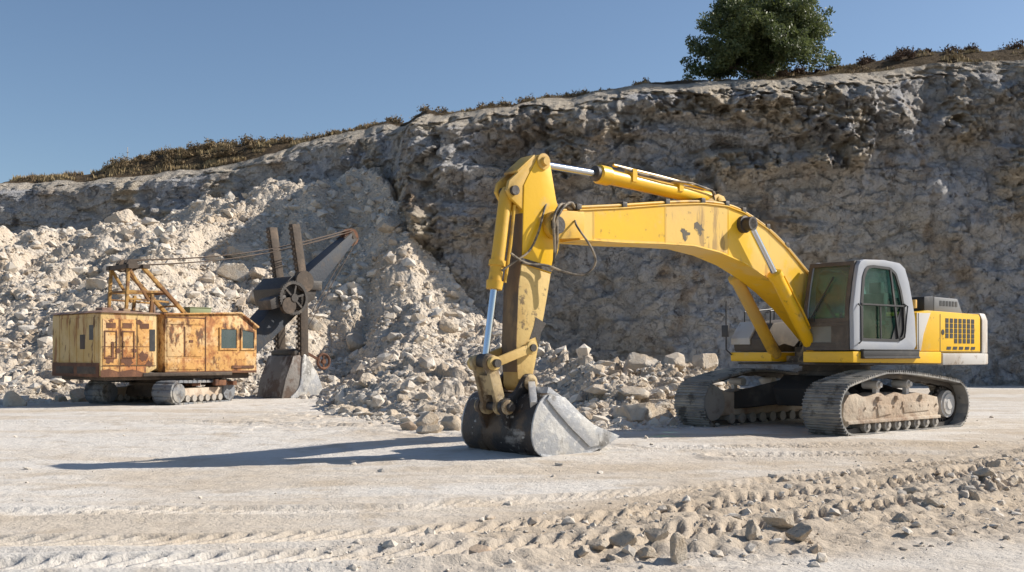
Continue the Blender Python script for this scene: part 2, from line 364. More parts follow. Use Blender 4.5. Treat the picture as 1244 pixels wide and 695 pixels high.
def GH(X,Y,fine=True):
    z=.10*fbm2(X/6,Y/6,3,3)
    z=z-.10*np.exp(-(((X+4)/5)**2+((Y-13)/3)**2))
    # rough strip of loose rubble running from bottom centre to the right edge
    r=sstep(.15,.6,1-np.abs(Y-(6.6+.62*np.maximum(X+1.5,0)))/(1.2+.36*np.maximum(X+1.5,0)))*sstep(-2.5,1.5,X)
    rn=.55+.9*vn2(X/1.2,Y/.9,9)
    z=z+r*(.12*rn*fbm2(X*1.4,Y*1.4,11,3)+.02)
    # windrow of churned stone along the right strip
    d,al,_=seg_d(X,Y,[(2.9,8.2),(4.2,9.6),(6.9,13.4),(11,18)])
    z=z+.06*(.5+vn2(al*1.3,al*0,63))*np.exp(-(d/.30)**2)*sstep(0,1,al)
    if fine:
        z=z+.030*r*rn*chunk((X,Y),.14,21,1.2,.1)+.014*(.25+r)*chunk((X,Y),.07,31,1.2,.1)+.018*fbm2(X*3,Y*3,41,4)
        # far apron: rubble spilled in front of the heap
        q=sstep(17,21,Y)*sstep(-9,-2,X)*(1-sstep(2,5,X));z=z+.05*q*chunk((X,Y),.35,51)
    for pts,wd,dp,pi in RUTS:
        d,al,sg=seg_d(X,Y,pts)
        wv=.75+.6*vn2(al*.35,al*0,61)
        tr=1-sstep(wd*.42,wd*.55,d)
        rim=np.exp(-((d-wd*.62)/(.09))**2)
        lug=sstep(-.15,.15,np.sin(2*math.pi*(al+1.1*sg)/pi+1.5*vn2(al*.9,al*0,64)))*(.6+.4*sstep(.2,.5,vn2(X/.9,Y/.5,67)))
        z=z-dp*wv*tr*1.0+dp*.8*wv*rim+tr*wv*dp*1.35*lug
    return z
def axis(segs):
    out=[]
    for a,b,st in segs: out+=list(np.arange(a,b,st))
    return np.array(out+[segs[-1][1]])
xs=axis([(-3000,-300,300),(-300,-40,20),(-40,-14,.5),(-14,-6,.09),(-6,6,.035),(6,16,.08),(16,40,.4),(40,300,20),(300,3000.1,300)])
ys=[-2500,-400,-60,-20,-5,0,2,3.5,4.5]
y=5.0
while y<30: ys.append(y);y+=max(.03,.0045*y)
while y<70: ys.append(y);y+=1.0
ys=np.array(ys+[120,400])
X,Y=np.meshgrid(xs,ys)
Z=GH(X,Y)*(1-sstep(40,60,np.hypot(X,Y)))
og=tag(fastmesh('ground',np.stack([X.ravel(),Y.ravel(),Z.ravel()],1),gridfaces(len(xs),len(ys)),M['ground'],smooth=True),kind='structure')
rr=sstep(-.05,.55,1-np.abs(Y-(6.9+.62*np.maximum(X+1.5,0)))/(1.6+.45*np.maximum(X+1.5,0))+.8*fbm2(X/1.1,Y/.7,233,4))*sstep(-2.5,1.0,X+1.5*fbm2(X/1.5,Y/1.5,234,3))
r2=sstep(.1,.3,fbm2(X/5,Y/1.1,237,4)+.10)*sstep(-1,5,X)*sstep(8,10,Y)*(1-sstep(19,21,Y))
sub=np.clip(.80*rr+.5*r2,0,.85)
a_=og.data.attributes.new('subsoil','FLOAT','POINT');a_.data.foreach_set('value',sub.ravel().astype(np.float32))

# ------------------------------------------------------------------ rubble slope
RIM=[(-70, 9.6), (-32.34, 10.84), (-29.3, 11.15), (-25.55, 11.21), (-21.87, 11.36), (-18.0, 11.73), (-14.67, 12.15), (-12.33, 12.78), (-10.01, 13.35), (-6.8, 13.92), (-3.24, 12.85), (-1.63, 12.95), (-0.08, 13.28), (1.5, 13.66), (3.11, 13.94), (5.9, 14.37), (8.31, 14.66), (11.92, 14.8), (15.14, 14.97), (19.17, 15.4), (22.41, 15.62), (25.01, 15.83), (28.1, 16.01), (60, 16.5)]
def rimy(X): return 54.6-.13*np.minimum(X,1)+.02*np.maximum(X-1,0)-5.1*sstep(-6.3,-4.0,X)-1.5*np.exp(-((X+1.6)/2.5)**2)
def lerp(T,X,k): return np.interp(X,[t[0] for t in T],[t[k] for t in T])
CR=[(-60, 58, 7.5), (-30.25, 55, 7.65), (-27.34, 54.5, 7.69), (-24.47, 54, 7.8), (-21.46, 53, 8.07), (-18.04, 53, 8.54), (-14.62, 53, 9.26), (-12.48, 53, 10.08), (-9.49, 53, 11.02), (-7.63, 52, 11.59), (-6.6,50,11.0),(-5.73,48.5,9.6),(-5.0,47,8.0),(-4.06,45.5,6.2),(-3.0,44.5,4.8),(-2.0,44,3.9),(-.75,43,3.0),(.6,38,1.95),(1.3,32,1.65),(1.9,27,1.5),(2.84, 25.5, 1.3), (4.7, 24.5, 1.2), (5.4, 24, 0.6), (6.2, 23.5, -0.15)]
BA=[(-60,31),(-14.6,29.6),(-13.4,31.3),(-11,33.8),(-9,34.8),(-7,34.6),(-5.9,33),(-5.2,28.5),(-4.3,25.2),(-2.76,23),(-1.6,20.6),(.28,20.2),(2.17,20.0),(3.2,21.0),(4.7,22.4),(6.2,23.4)]
def TH(X,Y,fine=True):
    yc=lerp(CR,X,1);zc=lerp(CR,X,2);yb=lerp(BA,X,1)+.5*fbm2(X/1.5,X*0+3,5,3)
    t=(Y-yb)/(yc-yb)
    tt=np.clip(t,0,1)
    g=.55*tt+.45*sm(tt)
    cv=sstep(-10.5,-5.5,X)*(1-sstep(-2.6,.6,X));g=g*(1-cv)+cv*(.18*tt+.82*tt**2.1)
    # a lower secondary heap in the middle
    z=zc*g
    z=z+np.clip(.9*np.exp(-(((X+2.4)/2.2)**2+((Y-27.5)/3.)**2)),0,2)
    z=np.where(t>1,zc-(Y-yc)*np.where(X<-5,.0,.45),z)
    z=z+sstep(0,.35,t)*(2.2*fbm2(X/5,Y/6.5,71,4)*(.35+.65*np.clip(zc/8,0,1)))
    z=z+2.4*sstep(.1,.5,t)*(np.abs(fbm2(X/3.2,Y/5.5,75,3))*2-.3)*np.clip(zc/7,0.15,1)
    edge=sstep(-.02,.05,t)
    if fine:
        a=sstep(-.01,.10,t)
        big=vn2(X/5,Y/5,77)
        z=z+a*(.34*sstep(.35,.8,big)*chunk((X,Y+z*1.1),1.5,81,1.1,.35)+.15*chunk((X,Y+z*.9),.55,84,1.2,.2)+.09*chunk((X,Y+z*.6),.25,87,1.2,.3)+.03*chunk((X,Y),.13,89))
    z=np.where(X>6.2,-1,z)
    return z*edge-.25*(1-edge)
xs=axis([(-60,-30,.5),(-30,-16,.09),(-16,6.6,.062)])
ys=[];y=18.6
while y<33: ys.append(y);y+=.052
while y<62: ys.append(y);y+=.085
ys=np.array(ys)
X,Y=np.meshgrid(xs,ys)
Z=TH(X,Y)
tag(fastmesh('rubble_slope',np.stack([X.ravel(),Y.ravel(),Z.ravel()],1),gridfaces(len(xs),len(ys)),M['rubble'],smooth=True,angle=None),kind='structure')

# ------------------------------------------------------------------ quarry face and hilltop
xs=axis([(-62,-32,.8),(-32,-8,.11),(-8,28,.085),(28,90,.9)])
prof=[(v,None) for v in np.linspace(-.03,1,205)]
back=[.15,.35,.6,.9,1.3,1.8,2.4,3.2,4.2,5.6,8,12,20,40,90,220,500]
nx=len(xs);P=np.linspace(-.03,1,215)
XX,PP=np.meshgrid(xs,P)
zr=np.interp(XX,[r[0] for r in RIM],[r[1] for r in RIM])+.45*fbm2(XX/1.6,XX*0,101,4)
yr=rimy(XX)
setb=3.6*(.42*PP+.24*np.clip((PP-.6)/.4,0,1)+.34*np.clip((PP-.93)/.07,0,1))
ZZ=zr*PP
YY=yr-3.6+setb
env=sstep(1.0,.96,PP)*.6+.4
f3=lambda s,sd,o=4,az=1.: fbm3(XX/s,YY/s,ZZ/s*az,sd,o)
butt=fbm2(XX/7,ZZ/16,111,3)*3.4+fbm2(XX/2.8+ZZ*.12,ZZ/7,113,3)*2.0          # buttresses and gullies
rid=(.5-np.abs(f3(3.2,117,4))*2.4)
led=np.floor(ZZ/1.7+.8*fbm2(XX/5,ZZ*0,119,2))                                       # broken ledges
out=butt+rid*.75+.35*(_h(led,np.floor(XX/4+.3*led),125)-.5)*(.5+.9*sstep(.45,.8,PP))
up_=sstep(.55,.82,PP)
out=out+.60*chunk((XX,YY*.6,ZZ*1.5),2.4,131,1.1,.10)*(.30+.5*up_)+.40*chunk((XX+.4*f3(.8,163),YY,ZZ*1.3),.95,141,1.3,.08)*(.35+.35*up_)+.16*chunk((XX,YY,ZZ),.36,151,1.3,.15)*(.5+.6*up_)+.9*f3(1.3,165,5)+.35*f3(.4,161,4)
q1=lambda x,z,a,b:np.exp(-((XX-x)/a)**2-((ZZ-z)/b)**2)
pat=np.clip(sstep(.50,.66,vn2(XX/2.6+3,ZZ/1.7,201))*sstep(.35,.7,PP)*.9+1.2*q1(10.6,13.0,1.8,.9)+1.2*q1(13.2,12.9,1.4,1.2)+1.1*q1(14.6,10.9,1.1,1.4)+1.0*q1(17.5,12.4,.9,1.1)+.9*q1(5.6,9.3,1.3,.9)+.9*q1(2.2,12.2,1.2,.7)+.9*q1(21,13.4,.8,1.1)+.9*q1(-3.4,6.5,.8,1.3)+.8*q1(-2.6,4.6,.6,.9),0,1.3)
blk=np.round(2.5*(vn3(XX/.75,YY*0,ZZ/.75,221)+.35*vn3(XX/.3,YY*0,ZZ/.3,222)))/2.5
sunlit=np.clip(pat*1.1*sstep(-.05,.12,fbm3(XX/.7,YY*0,ZZ/.7,241,4)+.06)+.8*sstep(.925,.95,PP+.10*fbm2(XX/1.2,ZZ,243,4)),0,1)  # mask of painted sunlight: cream on the jutting patches and the rim
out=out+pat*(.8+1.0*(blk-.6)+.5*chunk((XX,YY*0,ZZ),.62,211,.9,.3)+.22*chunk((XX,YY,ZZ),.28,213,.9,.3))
out=out*env*(.50+.50*sstep(-7.5,-4.5,XX))
hgt=(ZZ+.35*fbm3(XX/1.1,YY,ZZ/1.1,171,3)*env)*(1-PP*out/YY)
V1=np.stack([XX-.15*out,YY-out*.985,hgt],-1)
# hilltop behind the rim
XB,BB=np.meshgrid(xs,np.array(back))
o1=out[-1][None,:]*np.exp(-BB/1.2)
zr2=hgt[-1][None,:]
lift=.20*np.minimum(BB,4)+.13*sstep(.2,.8,BB)*(.4+vn2(XB/1.1,BB*0,231))+sstep(.5,2.4,BB)*(1.0*np.exp(-((XB+18.3)/5.6)**4)+.65*sstep(12.5,21,XB))
Zb=zr2*np.exp(-BB/3)+(1-np.exp(-BB/3))*np.interp(XB,[r[0] for r in RIM],[r[1] for r in RIM])+lift+.5*fbm2(XB/2,BB/1.4,181,4)*sstep(0,1.5,BB)-.02*np.maximum(BB-8,0)
V2=np.stack([XB-.15*o1,rimy(XB)+BB-o1*.985,Zb],-1)
V=np.concatenate([V1,V2],0)
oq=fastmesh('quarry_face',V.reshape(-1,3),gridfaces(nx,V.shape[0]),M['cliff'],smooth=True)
soil=np.concatenate([sstep(.99,1.01,PP+.02*fbm2(XX/.7,ZZ/.5,191,3))*1.0,np.ones(XB.shape)],0)
at=oq.data.attributes.new('soil','FLOAT','POINT');at.data.foreach_set('value',soil.ravel().astype(np.float32))
fr=np.concatenate([sunlit,np.zeros(XB.shape)],0);at=oq.data.attributes.new('sunlit','FLOAT','POINT');at.data.foreach_set('value',fr.ravel().astype(np.float32))
tag(oq,kind='structure')
HTX,HTB,HTZ=xs,np.array(back),Zb
def hill_z(x,b):
    i=int(np.clip(np.searchsorted(HTX,x),1,len(HTX)-1));j=int(np.clip(np.searchsorted(HTB,b),0,len(HTB)-1))
    return float(HTZ[j,i]),rimy(np.array(x)).item()+float(HTB[j])

# ------------------------------------------------------------------ rocks
def ico(sub):
    bm=bmesh.new();bmesh.ops.create_icosphere(bm,subdivisions=sub,radius=1)
    v=np.array([x.co[:] for x in bm.verts]);f=np.array([[q.index for q in p.verts] for p in bm.faces]);bm.free();return v,f
ICO={k:ico(k) for k in (1,2,3,4)}
def rockv(sub,rng,planes=11,el=(1,1,1),rough=.05):
    v,f=ICO[sub]
    n=rng.normal(size=(planes,3));n/=np.linalg.norm(n,axis=1)[:,None];d=rng.uniform(.5,.92,planes)
    dt=v@n.T;r=np.where(dt>.05,d/np.maximum(dt,.05),9).min(1);r=np.minimum(r,1.08)
    p=v*r[:,None]*np.array(el)
    if rough and sub>2:
        q=p*2.2+rng.uniform(0,50);p=p*(1+rough*2*fbm3(q[:,0],q[:,1],q[:,2],5,4)[:,None])
    return p,f
def rotm(rng):
    a=rng.normal(size=(3,3));q,_=np.linalg.qr(a);return q
def scatter(name,mat_,pts,sizes,rng,sub=1,flat=.75,protos=14,parent=None):
    PR=[rockv(sub,rng,9,(1,rng.uniform(.6,1),rng.uniform(.5,.9))) for _ in range(protos)]
    VV=[];FF=[];o=0
    for (x,y,z),s in zip(pts,sizes):
        p,f=PR[rng.integers(protos)];q=(p@rotm(rng).T)*s*np.array([1,1,flat])+np.array([x,y,z])
        VV.append(q);FF.append(f+o);o+=len(p)
    return fastmesh(name,np.concatenate(VV),np.concatenate(FF),mat_,parent)
rng=np.random.default_rng(5)
# loose stones over the slope and along its foot
n=36000
x=rng.uniform(-28,6.2,n);t=rng.uniform(-.06,1,n)**1.25
t=np.where(np.isnan(t),-.03,t)
yb=lerp(BA,x,1);yc=lerp(CR,x,1)
y=yb+(yc-yb)*t;y=np.where(rng.random(n)<.25,yb+rng.normal(0,.7,n),y)
z=np.maximum(TH(x,y),GH(x,y))
s=np.minimum(.03+rng.pareto(2.2,n)*.04,.30)*(.6+.02*y)
tag(scatter('loose_stones',M['pebble'],list(zip(x,y,z)),s,rng),'small broken limestone strewn over the rubble slope and its foot','loose stones',kind='stuff')
# chips on the yard floor
n=5200
x=rng.uniform(-9,13,n);y=rng.uniform(5.5,26,n)
r=np.clip(1-np.abs(y-(6.6+.62*np.maximum(x+1.5,0)))/(1.4+.36*np.maximum(x+1.5,0)),0,1)*sstep(-2.5,1.5,x)
keep=rng.random(n)<(.10+.95*r);x,y=x[keep],y[keep]
x2=np.concatenate([x,rng.uniform(-1.5,9,16000)]);y2=np.concatenate([y,rng.uniform(6.0,13.5,16000)])
r=np.clip(1-np.abs(y2-(6.6+.62*np.maximum(x2+1.5,0)))/(1.3+.36*np.maximum(x2+1.5,0)),0,1)
keep=(np.arange(len(x2))<len(x))|(rng.random(len(x2))<r*.75);x,y=x2[keep],y2[keep]
s=np.minimum(.006+rng.pareto(2.0,len(x))*.010,.075)
tag(scatter('gravel',M['pebble'],list(zip(x,y,GH(x,y)+s*.1)),s,rng),'pale limestone chips strewn over the yard floor','gravel',kind='stuff')

def boulder(x,y,s,el,label,group=None,rz=None,sink=.25,mt='rock',base=None,seed=None,tiltx=0):
    rg=np.random.default_rng(seed if seed is not None else int(abs(x*97+y*31)*10)%99991)
    p,f=rockv(4,rg,10,el,.05)
    a=rz if rz is not None else rg.uniform(0,6.28)
    c_,s_=math.cos(a),math.sin(a)
    ct,st=math.cos(tiltx),math.sin(tiltx)
    p=p@np.array([[1,0,0],[0,ct,-st],[0,st,ct]]).T
    p=p@np.array([[c_,-s_,0],[s_,c_,0],[0,0,1]]).T*s
    xa,ya=np.array([x]),np.array([y])
    z0=base if base is not None else float(max(TH(xa,ya,False)[0] if (y>18.6 and x<6.2) else -9,GH(xa,ya)[0]))
    o=fastmesh('boulder',p,f,M[mt],smooth=True,angle=16)
    zmin=p[:,2].min();zz=p[:,2].max()-zmin
    o.location=(x,y,z0-zmin-sink*zz)
    tag(o,label,'boulder',group);return o
# ------------------------------------------------------------------ crawler excavator
def arc(cx,cz,r,a0,a1,n): return [(cx+r*math.cos(R(a0+(a1-a0)*k/(n-1))),cz+r*math.sin(R(a0+(a1-a0)*k/(n-1)))) for k in range(n)]
def star(poly,K,cx,cz):
    out=[]
    for k in range(K):
        a=2*math.pi*k/K;dx,dz=math.cos(a),math.sin(a);best=0
        for i in range(len(poly)):
            x0,z0=poly[i];x1,z1=poly[(i+1)%len(poly)]
            ex,ez=x1-x0,z1-z0;det=dx*(-ez)+dz*ex
            if abs(det)<1e-9: continue
            t=((x0-cx)*(-ez)+(z0-cz)*ex)/det;u=(dx*(z0-cz)-dz*(x0-cx))/det
            if -1e-6<=u<=1+1e-6 and t>best: best=t
        out.append((cx+dx*best,cz+dz*best))
    return out
def smoothpoly(pts,it=1,closed=True):
    for _ in range(it):
        o=[];n=len(pts)
        for i in range(n if closed else n-1):
            a=pts[i];b=pts[(i+1)%n]
            o+=[tuple(.75*p+.25*q for p,q in zip(a,b)),tuple(.25*p+.75*q for p,q in zip(a,b))]
        if not closed:o=[pts[0]]+o+[pts[-1]]
        pts=o
    return pts
def resample(pts,step):
    d=[0]
    for a,b in zip(pts,pts[1:]+pts[:1]): d.append(d[-1]+math.dist(a,b))
    n=round(d[-1]/step);st=d[-1]/n;out=[];P=pts+[pts[0]];j=0
    for k in range(n):
        s=k*st
        while d[j+1]<s:j+=1
        t=(s-d[j])/max(d[j+1]-d[j],1e-9);out.append((P[j][0]+(P[j+1][0]-P[j][0])*t,P[j][1]+(P[j+1][1]-P[j][1])*t))
    return out,st
PHI=.68
ex=empty('crawler_excavator',(6.35,20.0,0),math.pi+PHI)
tag(ex,'large yellow crawler excavator with grey cab resting its bucket on the ground','excavator')

def track(v0,v1,side):
    belt=arc(2.0,.46,.46,90,-90,13)[::1]+[(1.4,-.01),(.3,-.01),(-.9,-.01)]+arc(-1.47,.45,.45,-90,-270,13)+[(-.9,.97),(-.2,1.04),(.5,1.09),(1.05,1.09),(1.6,1.0)]
    ctr,st=resample(belt,.2)
    m=MB();n=len(ctr)
    for i in range(n):
        a=Vector((ctr[i][0],0,ctr[i][1]));b=Vector((ctr[(i+1)%n][0],0,ctr[(i+1)%n][1]));c=(a+b)/2;t=(b-a).normalized();nn=Vector((0,1,0)).cross(t)
        if nn.dot(c-Vector((.3,0,.5)))<0: nn=-nn
        # plate + three grousers, written as one cross-section
        h=st/2*.945
        sec=[(-h,-.03),(h,-.03),(h,0),(h*.8,.0),(h*.76,.036),(h*.60,.036),(h*.52,0),(h*.1,0),(h*.05,.03),(-h*.1,.03),(-h*.15,0),(-h*.62,0),(-h*.68,.03),(-h*.82,.03),(-h*.9,0),(-h,0)]
        m.loft([[c+t*x+nn*z+Vector((0,v,0)) for x,z in sec] for v in (v0,v1)])
    tk=m.build('crawler_track',M['trackshoe'],ex,0)
    # chain links inside the shoes
    m=MB();vm=(v0+v1)/2
    inn=[];out=[]
    for i in range(n):
        a=Vector((ctr[i-1][0],ctr[i-1][1]));b=Vector((ctr[(i+1)%n][0],ctr[(i+1)%n][1]));t=(b-a).normalized();nn=Vector((-t.y,t.x));c=Vector(ctr[i])
        if nn.dot(c-Vector((.3,.5)))>0: nn=-nn
        out.append(tuple(c+nn*.035));inn.append(tuple(c+nn*(.105+.02*(i%2))))
    for w in (-.13,.09): m.ring(out,inn,vm+w,vm+w+.045)
    m.build('track_chain',M['grease'],tk)
    vo=v1 if side>0 else v0;sg=side
    # frame
    m=MB()
    fr=[(2.02,.20),(2.12,.34),(2.1,.56),(1.95,.70),(1.7,.72),(1.5,.66),(1.25,.66),(.95,.72),(.75,.64),(.45,.72),(.1,.66),(-.25,.70),(-.6,.66),(-1.0,.60),(-1.06,.40),(-1.02,.24)]
    m.prism(fr,vo-sg*.55,vo-sg*.16);m.prism([(2.04,.20),(2.04,.26),(-1.04,.26),(-1.04,.20)],vo-sg*.52,vo-sg*.11)
    for u in (1.05,.45,-.4): m.box(u-.05,u+.05,min(vo-sg*.3,vo-sg*.1),max(vo-sg*.3,vo-sg*.1),.58,.66)
    m.prism([(1.05,.30),(1.1,.52),(.62,.5),(.6,.34)],vo-sg*.3,vo-sg*.135);m.prism([(.2,.34),(.25,.55),(-.65,.52),(-.7,.36)],vo-sg*.3,vo-sg*.14)
    for k in range(9): m.cyl((1.45-.3*k,vo-sg*.16,.46),(1.45-.3*k,vo-sg*.13,.46),.025,seg=8)
    m.build('track_frame',M['trackframe'],tk,.012)
    for k in range(8):
        u=1.38-.33*k
        m=MB();m.tube_prof(Vector((u,vo-sg*.56,.135)),Vector((0,sg,0)),[(0,.06),(.0,.1),(.12,.1),(.13,.075),(.3,.075),(.31,.1),(.40,.1),(.405,.05),(.44,.045)],16)
        m.build('track_roller',M['roller'],tk)
    for u in (.95,-.05):
        m=MB();m.tube_prof(Vector((u,vo-sg*.5,.86)),Vector((0,sg,0)),[(0,.08),(.3,.08),(.305,.05),(.35,.045)],16);m.box(u-.05,u+.05,min(vo-sg*.3,vo-sg*.22),max(vo-sg*.3,vo-sg*.22),.66,.84)
        m.build('carrier_roller',M['white'],tk)
    m=MB();m.tube_prof(Vector((2.0,vo-sg*.60,.46)),Vector((0,sg,0)),[(0,.1),(0,.34),(.06,.36),(.08,.31),(.3,.31),(.32,.36),(.36,.34),(.36,.12),(.40,.10)],28);m.build('idler_wheel',M['roller'],tk,.004)
    # toothed sprocket with pale final drive cover
    K=21;pr=[]
    for k in range(K):
        a=360*k/K
        for da,r in ((-6,.30),(-3,.355),(3,.355),(6,.30)): pr.append((-1.47+r*math.cos(R(a+da)),.45+r*math.sin(R(a+da))))
    m=MB();m.prism(pr,vo-sg*.36,vo-sg*.29);m.build('drive_sprocket',M['grease'],tk)
    m=MB();m.tube_prof(Vector((-1.47,vo-sg*.5,.45)),Vector((0,sg,0)),[(0,.26),(.3,.26),(.30,.21),(.33,.20),(.335,.12),(.35,.1)],28);m.build('final_drive',M['white'],tk,.0)
    return tk
track(.95,1.70,1);track(-2.0,-1.25,-1)
m=MB()
m.prism([(1.0,.42),(1.15,.75),(.8,1.0),(-.4,1.0),(-.75,.75),(-.6,.42)],-.65,.45)
for sx in (1,-1):
    for a,b in ((.45,1.35),(-.7,-1.6)):
        m.loft([[(.2+sx*q+p*.17,a,z) for p,z in ((-1,.45),(1,.45),(1,.92),(-1,.92))] if k==0 else [(.3+sx*(q+.55)+p*.17,b,z) for p,z in ((-1,.3),(1,.3),(1,.62),(-1,.62))] for k,q in ((0,.4),(1,.4))])
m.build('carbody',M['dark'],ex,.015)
m=MB();m.tube_prof(Vector((0,0,.98)),Vector((0,0,1)),[(0,.72),(.1,.72),(.1,.64),(.2,.64),(.2,.70),(.27,.70)],40)
m.build('slew_ring',M['grease'],ex)

# deck
m=MB()
m.prism([(1.60,1.26),(1.60,1.46),(-1.42,1.46),(-1.42,1.23)],.36,1.40)
m.prism([(1.48,1.27),(1.5,1.45),(-1.42,1.45),(-1.42,1.24)],-1.40,-.42)
m.build('deck_frame',M['yellow'],ex,.025)
m=MB();m.box(-1.4,.62,-.40,.34,1.20,1.5);m.box(-1.4,1.3,-1.36,1.35,1.215,1.25)
for v in (-.34,.26): m.prism([(.75,1.5),(.62,1.95),(.25,2.05),(-.3,1.95),(-.5,1.5)],v,v+.06)
m.build('centre_frame',M['grease'],ex,.01)
m=MB()
for k,(a,b) in enumerate((((.9,-.30,1.3),(.5,-.1,1.9)),((.95,-.15,1.3),(.55,.02,1.95)),((1.0,.0,1.3),(.6,.1,1.8)),((.9,.1,1.3),(.5,.2,1.9)),((1.0,.2,1.3),(.7,.25,1.85)))):
    a=Vector(a);b=Vector(b);pts=[a+(b-a)*t+Vector((.16*math.sin(math.pi*t),.04*math.sin(5*t+k),.06*math.sin(3*t+k))) for t in [i/8 for i in range(9)]];m.tube(pts,.026,8)
m.box(.62,1.1,-.36,.3,1.25,1.38);m.box(.7,.95,-.28,-.05,1.38,1.55);m.box(.68,.92,.02,.22,1.38,1.6)
m.build('hydraulic_hoses',M['hose'],ex)

# cab
def uf(z): return 1.60-.02*max(0,(2.2-z))-.20*max(0,(z-2.2)/.88)**1.3
OUT=[(uf(1.48),1.48),(1.6,2.2),(uf(2.7),2.7),(uf(3.0),3.0),(1.32,3.09),(.6,3.12),(.08,3.09),(-.10,3.0),(-.24,2.75),(-.36,2.4),(-.45,2.1),(-.5,1.48)]
INN=[(1.37,1.66),(1.37,2.3),(1.31,2.8),(1.2,2.97),(1.0,3.0),(.42,2.99),(.22,2.9),(.05,2.6),(-.09,2.2),(-.12,1.86),(-.05,1.70),(.15,1.65)]
K=64;oS=star(OUT,K,.6,2.3);iS=star(INN,K,.6,2.3)
m=MB();m.ring(oS,iS,1.32,1.40);m.ring(oS,iS,.40,.47)
m.prism([(1.36,3.075),(.6,3.125),(.06,3.095),(-.10,3.0),(.0,2.98),(.1,3.04),(.6,3.07),(1.34,3.03)],.42,1.38)
m.box(-.49,-.43,.45,1.33,1.48,2.1)
cab=m.build('cab',M['cabgrey'],ex,.012)
i2=[(.6+(x-.6)*1.015,2.3+(z-2.3)*1.012) for x,z in iS];i3=[(.6+(x-.6)*.915,2.3+(z-2.3)*.945) for x,z in iS]
m=MB();m.ring(i2,i3,1.385,1.412);m.build('window_seal',M['black'],cab)
m=MB();m.prism(i3,1.36,1.368);m.build('window_pane',M['glass'],cab)
m=MB();m.prism(i3,.43,.438);m.build('window_pane',M['glass'],cab)
m=MB()   # door frame members seen through / across the glass
m.bar((.12,1.40,1.70),(.42,1.40,2.98),.03,.05);m.bar((-.1,1.40,2.30),(1.36,1.40,2.30),.03,.05,(0,1,0))
m.bar((.72,1.40,1.66),(.74,1.40,2.29),.02,.03);m.prism([(-.1,1.72),(.0,1.69),(.34,1.68),(.02,2.28),(-.08,2.28)],1.372,1.385)
m.build('door_frame',M['black'],cab)
m=MB();m.tube([(.05,1.42,1.68),(.02,1.46,1.72),(-.10,1.45,2.3),(-.02,1.42,2.34)],.013,8);m.tube([(1.44,1.41,1.6),(1.46,1.47,1.64),(1.48,1.47,2.25),(1.46,1.41,2.3)],.014,8)
m.pieces('handrail',M['black'],cab)
def ff(p): return (uf(p[2])+p[1],p[0],p[2])
def rectring(m,v0,v1,z0,z1,t,d0,d1,n=6):
    def sub(v0,v1,z0,z1):
        c=[(v0,z0),(v1,z0),(v1,z1),(v0,z1)];o=[]
        for a,b in zip(c,c[1:]+c[:1]): o+=[(a[0]+(b[0]-a[0])*k/n,a[1]+(b[1]-a[1])*k/n) for k in range(n)]
        return o
    m.ring(sub(v0,v1,z0,z1),sub(v0+t,v1-t,z0+t,z1-t),d0,d1,ff)
m=MB();rectring(m,.385,1.31,1.98,3.07,.075,-.05,.012);rectring(m,.385,1.31,1.48,1.98,.07,-.05,.012)
m.prism([(.43,1.5),(1.28,1.5),(1.28,1.62),(.43,1.62)],-.03,.004,ff);m.prism([(.95,1.55),(1.28,1.55),(1.28,1.95),(.95,1.95)],-.03,.003,ff)
m.build('windscreen_frame',M['cabdark'],cab,.006)
m=MB()
rows=[[ff((v,-.025,z)) for z in np.linspace(2.04,3.0,8)] for v in (.45,1.24)]
m.loft([[(*rows[0][k],),(*rows[1][k],)]+[(rows[1][k][0]-.008,rows[1][k][1],rows[1][k][2]),(rows[0][k][0]-.008,rows[0][k][1],rows[0][k][2])] for k in range(8)])
m.build('windscreen',M['dustglass'],cab)
m=MB();m.loft([[ff((v,d,z)) for v,d in ((.45,-.02),(.95,-.02),(.95,-.028),(.45,-.028))] for z in (1.6,1.75,1.92)]);m.build('lower_windscreen',M['muddyglass'],cab)
m=MB();m.bar((uf(2.1)+.02,.55,2.06),(uf(2.75)+.02,.95,2.8),.02,.02);m.box(uf(2.05),uf(2.05)+.04,.5,.62,2.0,2.06);m.build('wiper',M['black'],cab)
m=MB()
m.box(-.45,1.5,.45,1.33,1.47,1.52);m.box(-.43,-.40,.5,1.3,2.1,2.14)
m.build('cab_floor',M['black'],cab)
m=MB();m.box(.1,.62,.66,1.14,1.75,1.92);m.prism([(.12,1.9),(.28,1.9),(.14,2.55),(.0,2.55)],.68,1.12);m.box(-.02,.10,.78,1.02,2.56,2.76);m.box(.2,.5,.75,1.05,1.52,1.76)
for v in (.56,1.2): m.box(.2,.7,v-.05,v+.05,1.95,2.03);m.cyl((.66,v,2.02),(.70,v,2.18),.02,.03,8)
m.box(1.05,1.3,1.12,1.28,2.05,2.3);m.cyl((1.2,.9,1.5),(1.0,.9,1.95),.02,.02,8)
m.build('operator_seat',M['seat'],cab,.02)
m=MB();m.box(-.5,1.37,1.36,1.47,1.475,1.50);m.box(-.5,1.37,1.40,1.46,1.36,1.48);m.box(-.5,1.37,1.395,1.48,1.33,1.365);m.build('side_step',M['black'],ex,.01)
m=MB();m.tube([(-.1,.6,3.08),(-.1,.6,3.14),(-.1,1.1,3.14),(-.1,1.1,3.08)],.012,8);m.build('roof_rail',M['black'],cab,.01)
m=MB();m.box(-.56,-.50,1.28,1.38,2.28,2.44);m.build('marker_lamp',M['amber'],cab,.01)
m=MB();m.tube([(1.5,1.38,2.3),(1.75,1.55,2.4),(1.78,1.56,2.55)],.012,6);
m.box(-.50,-.42,.5,1.3,2.13,2.9);mm=m
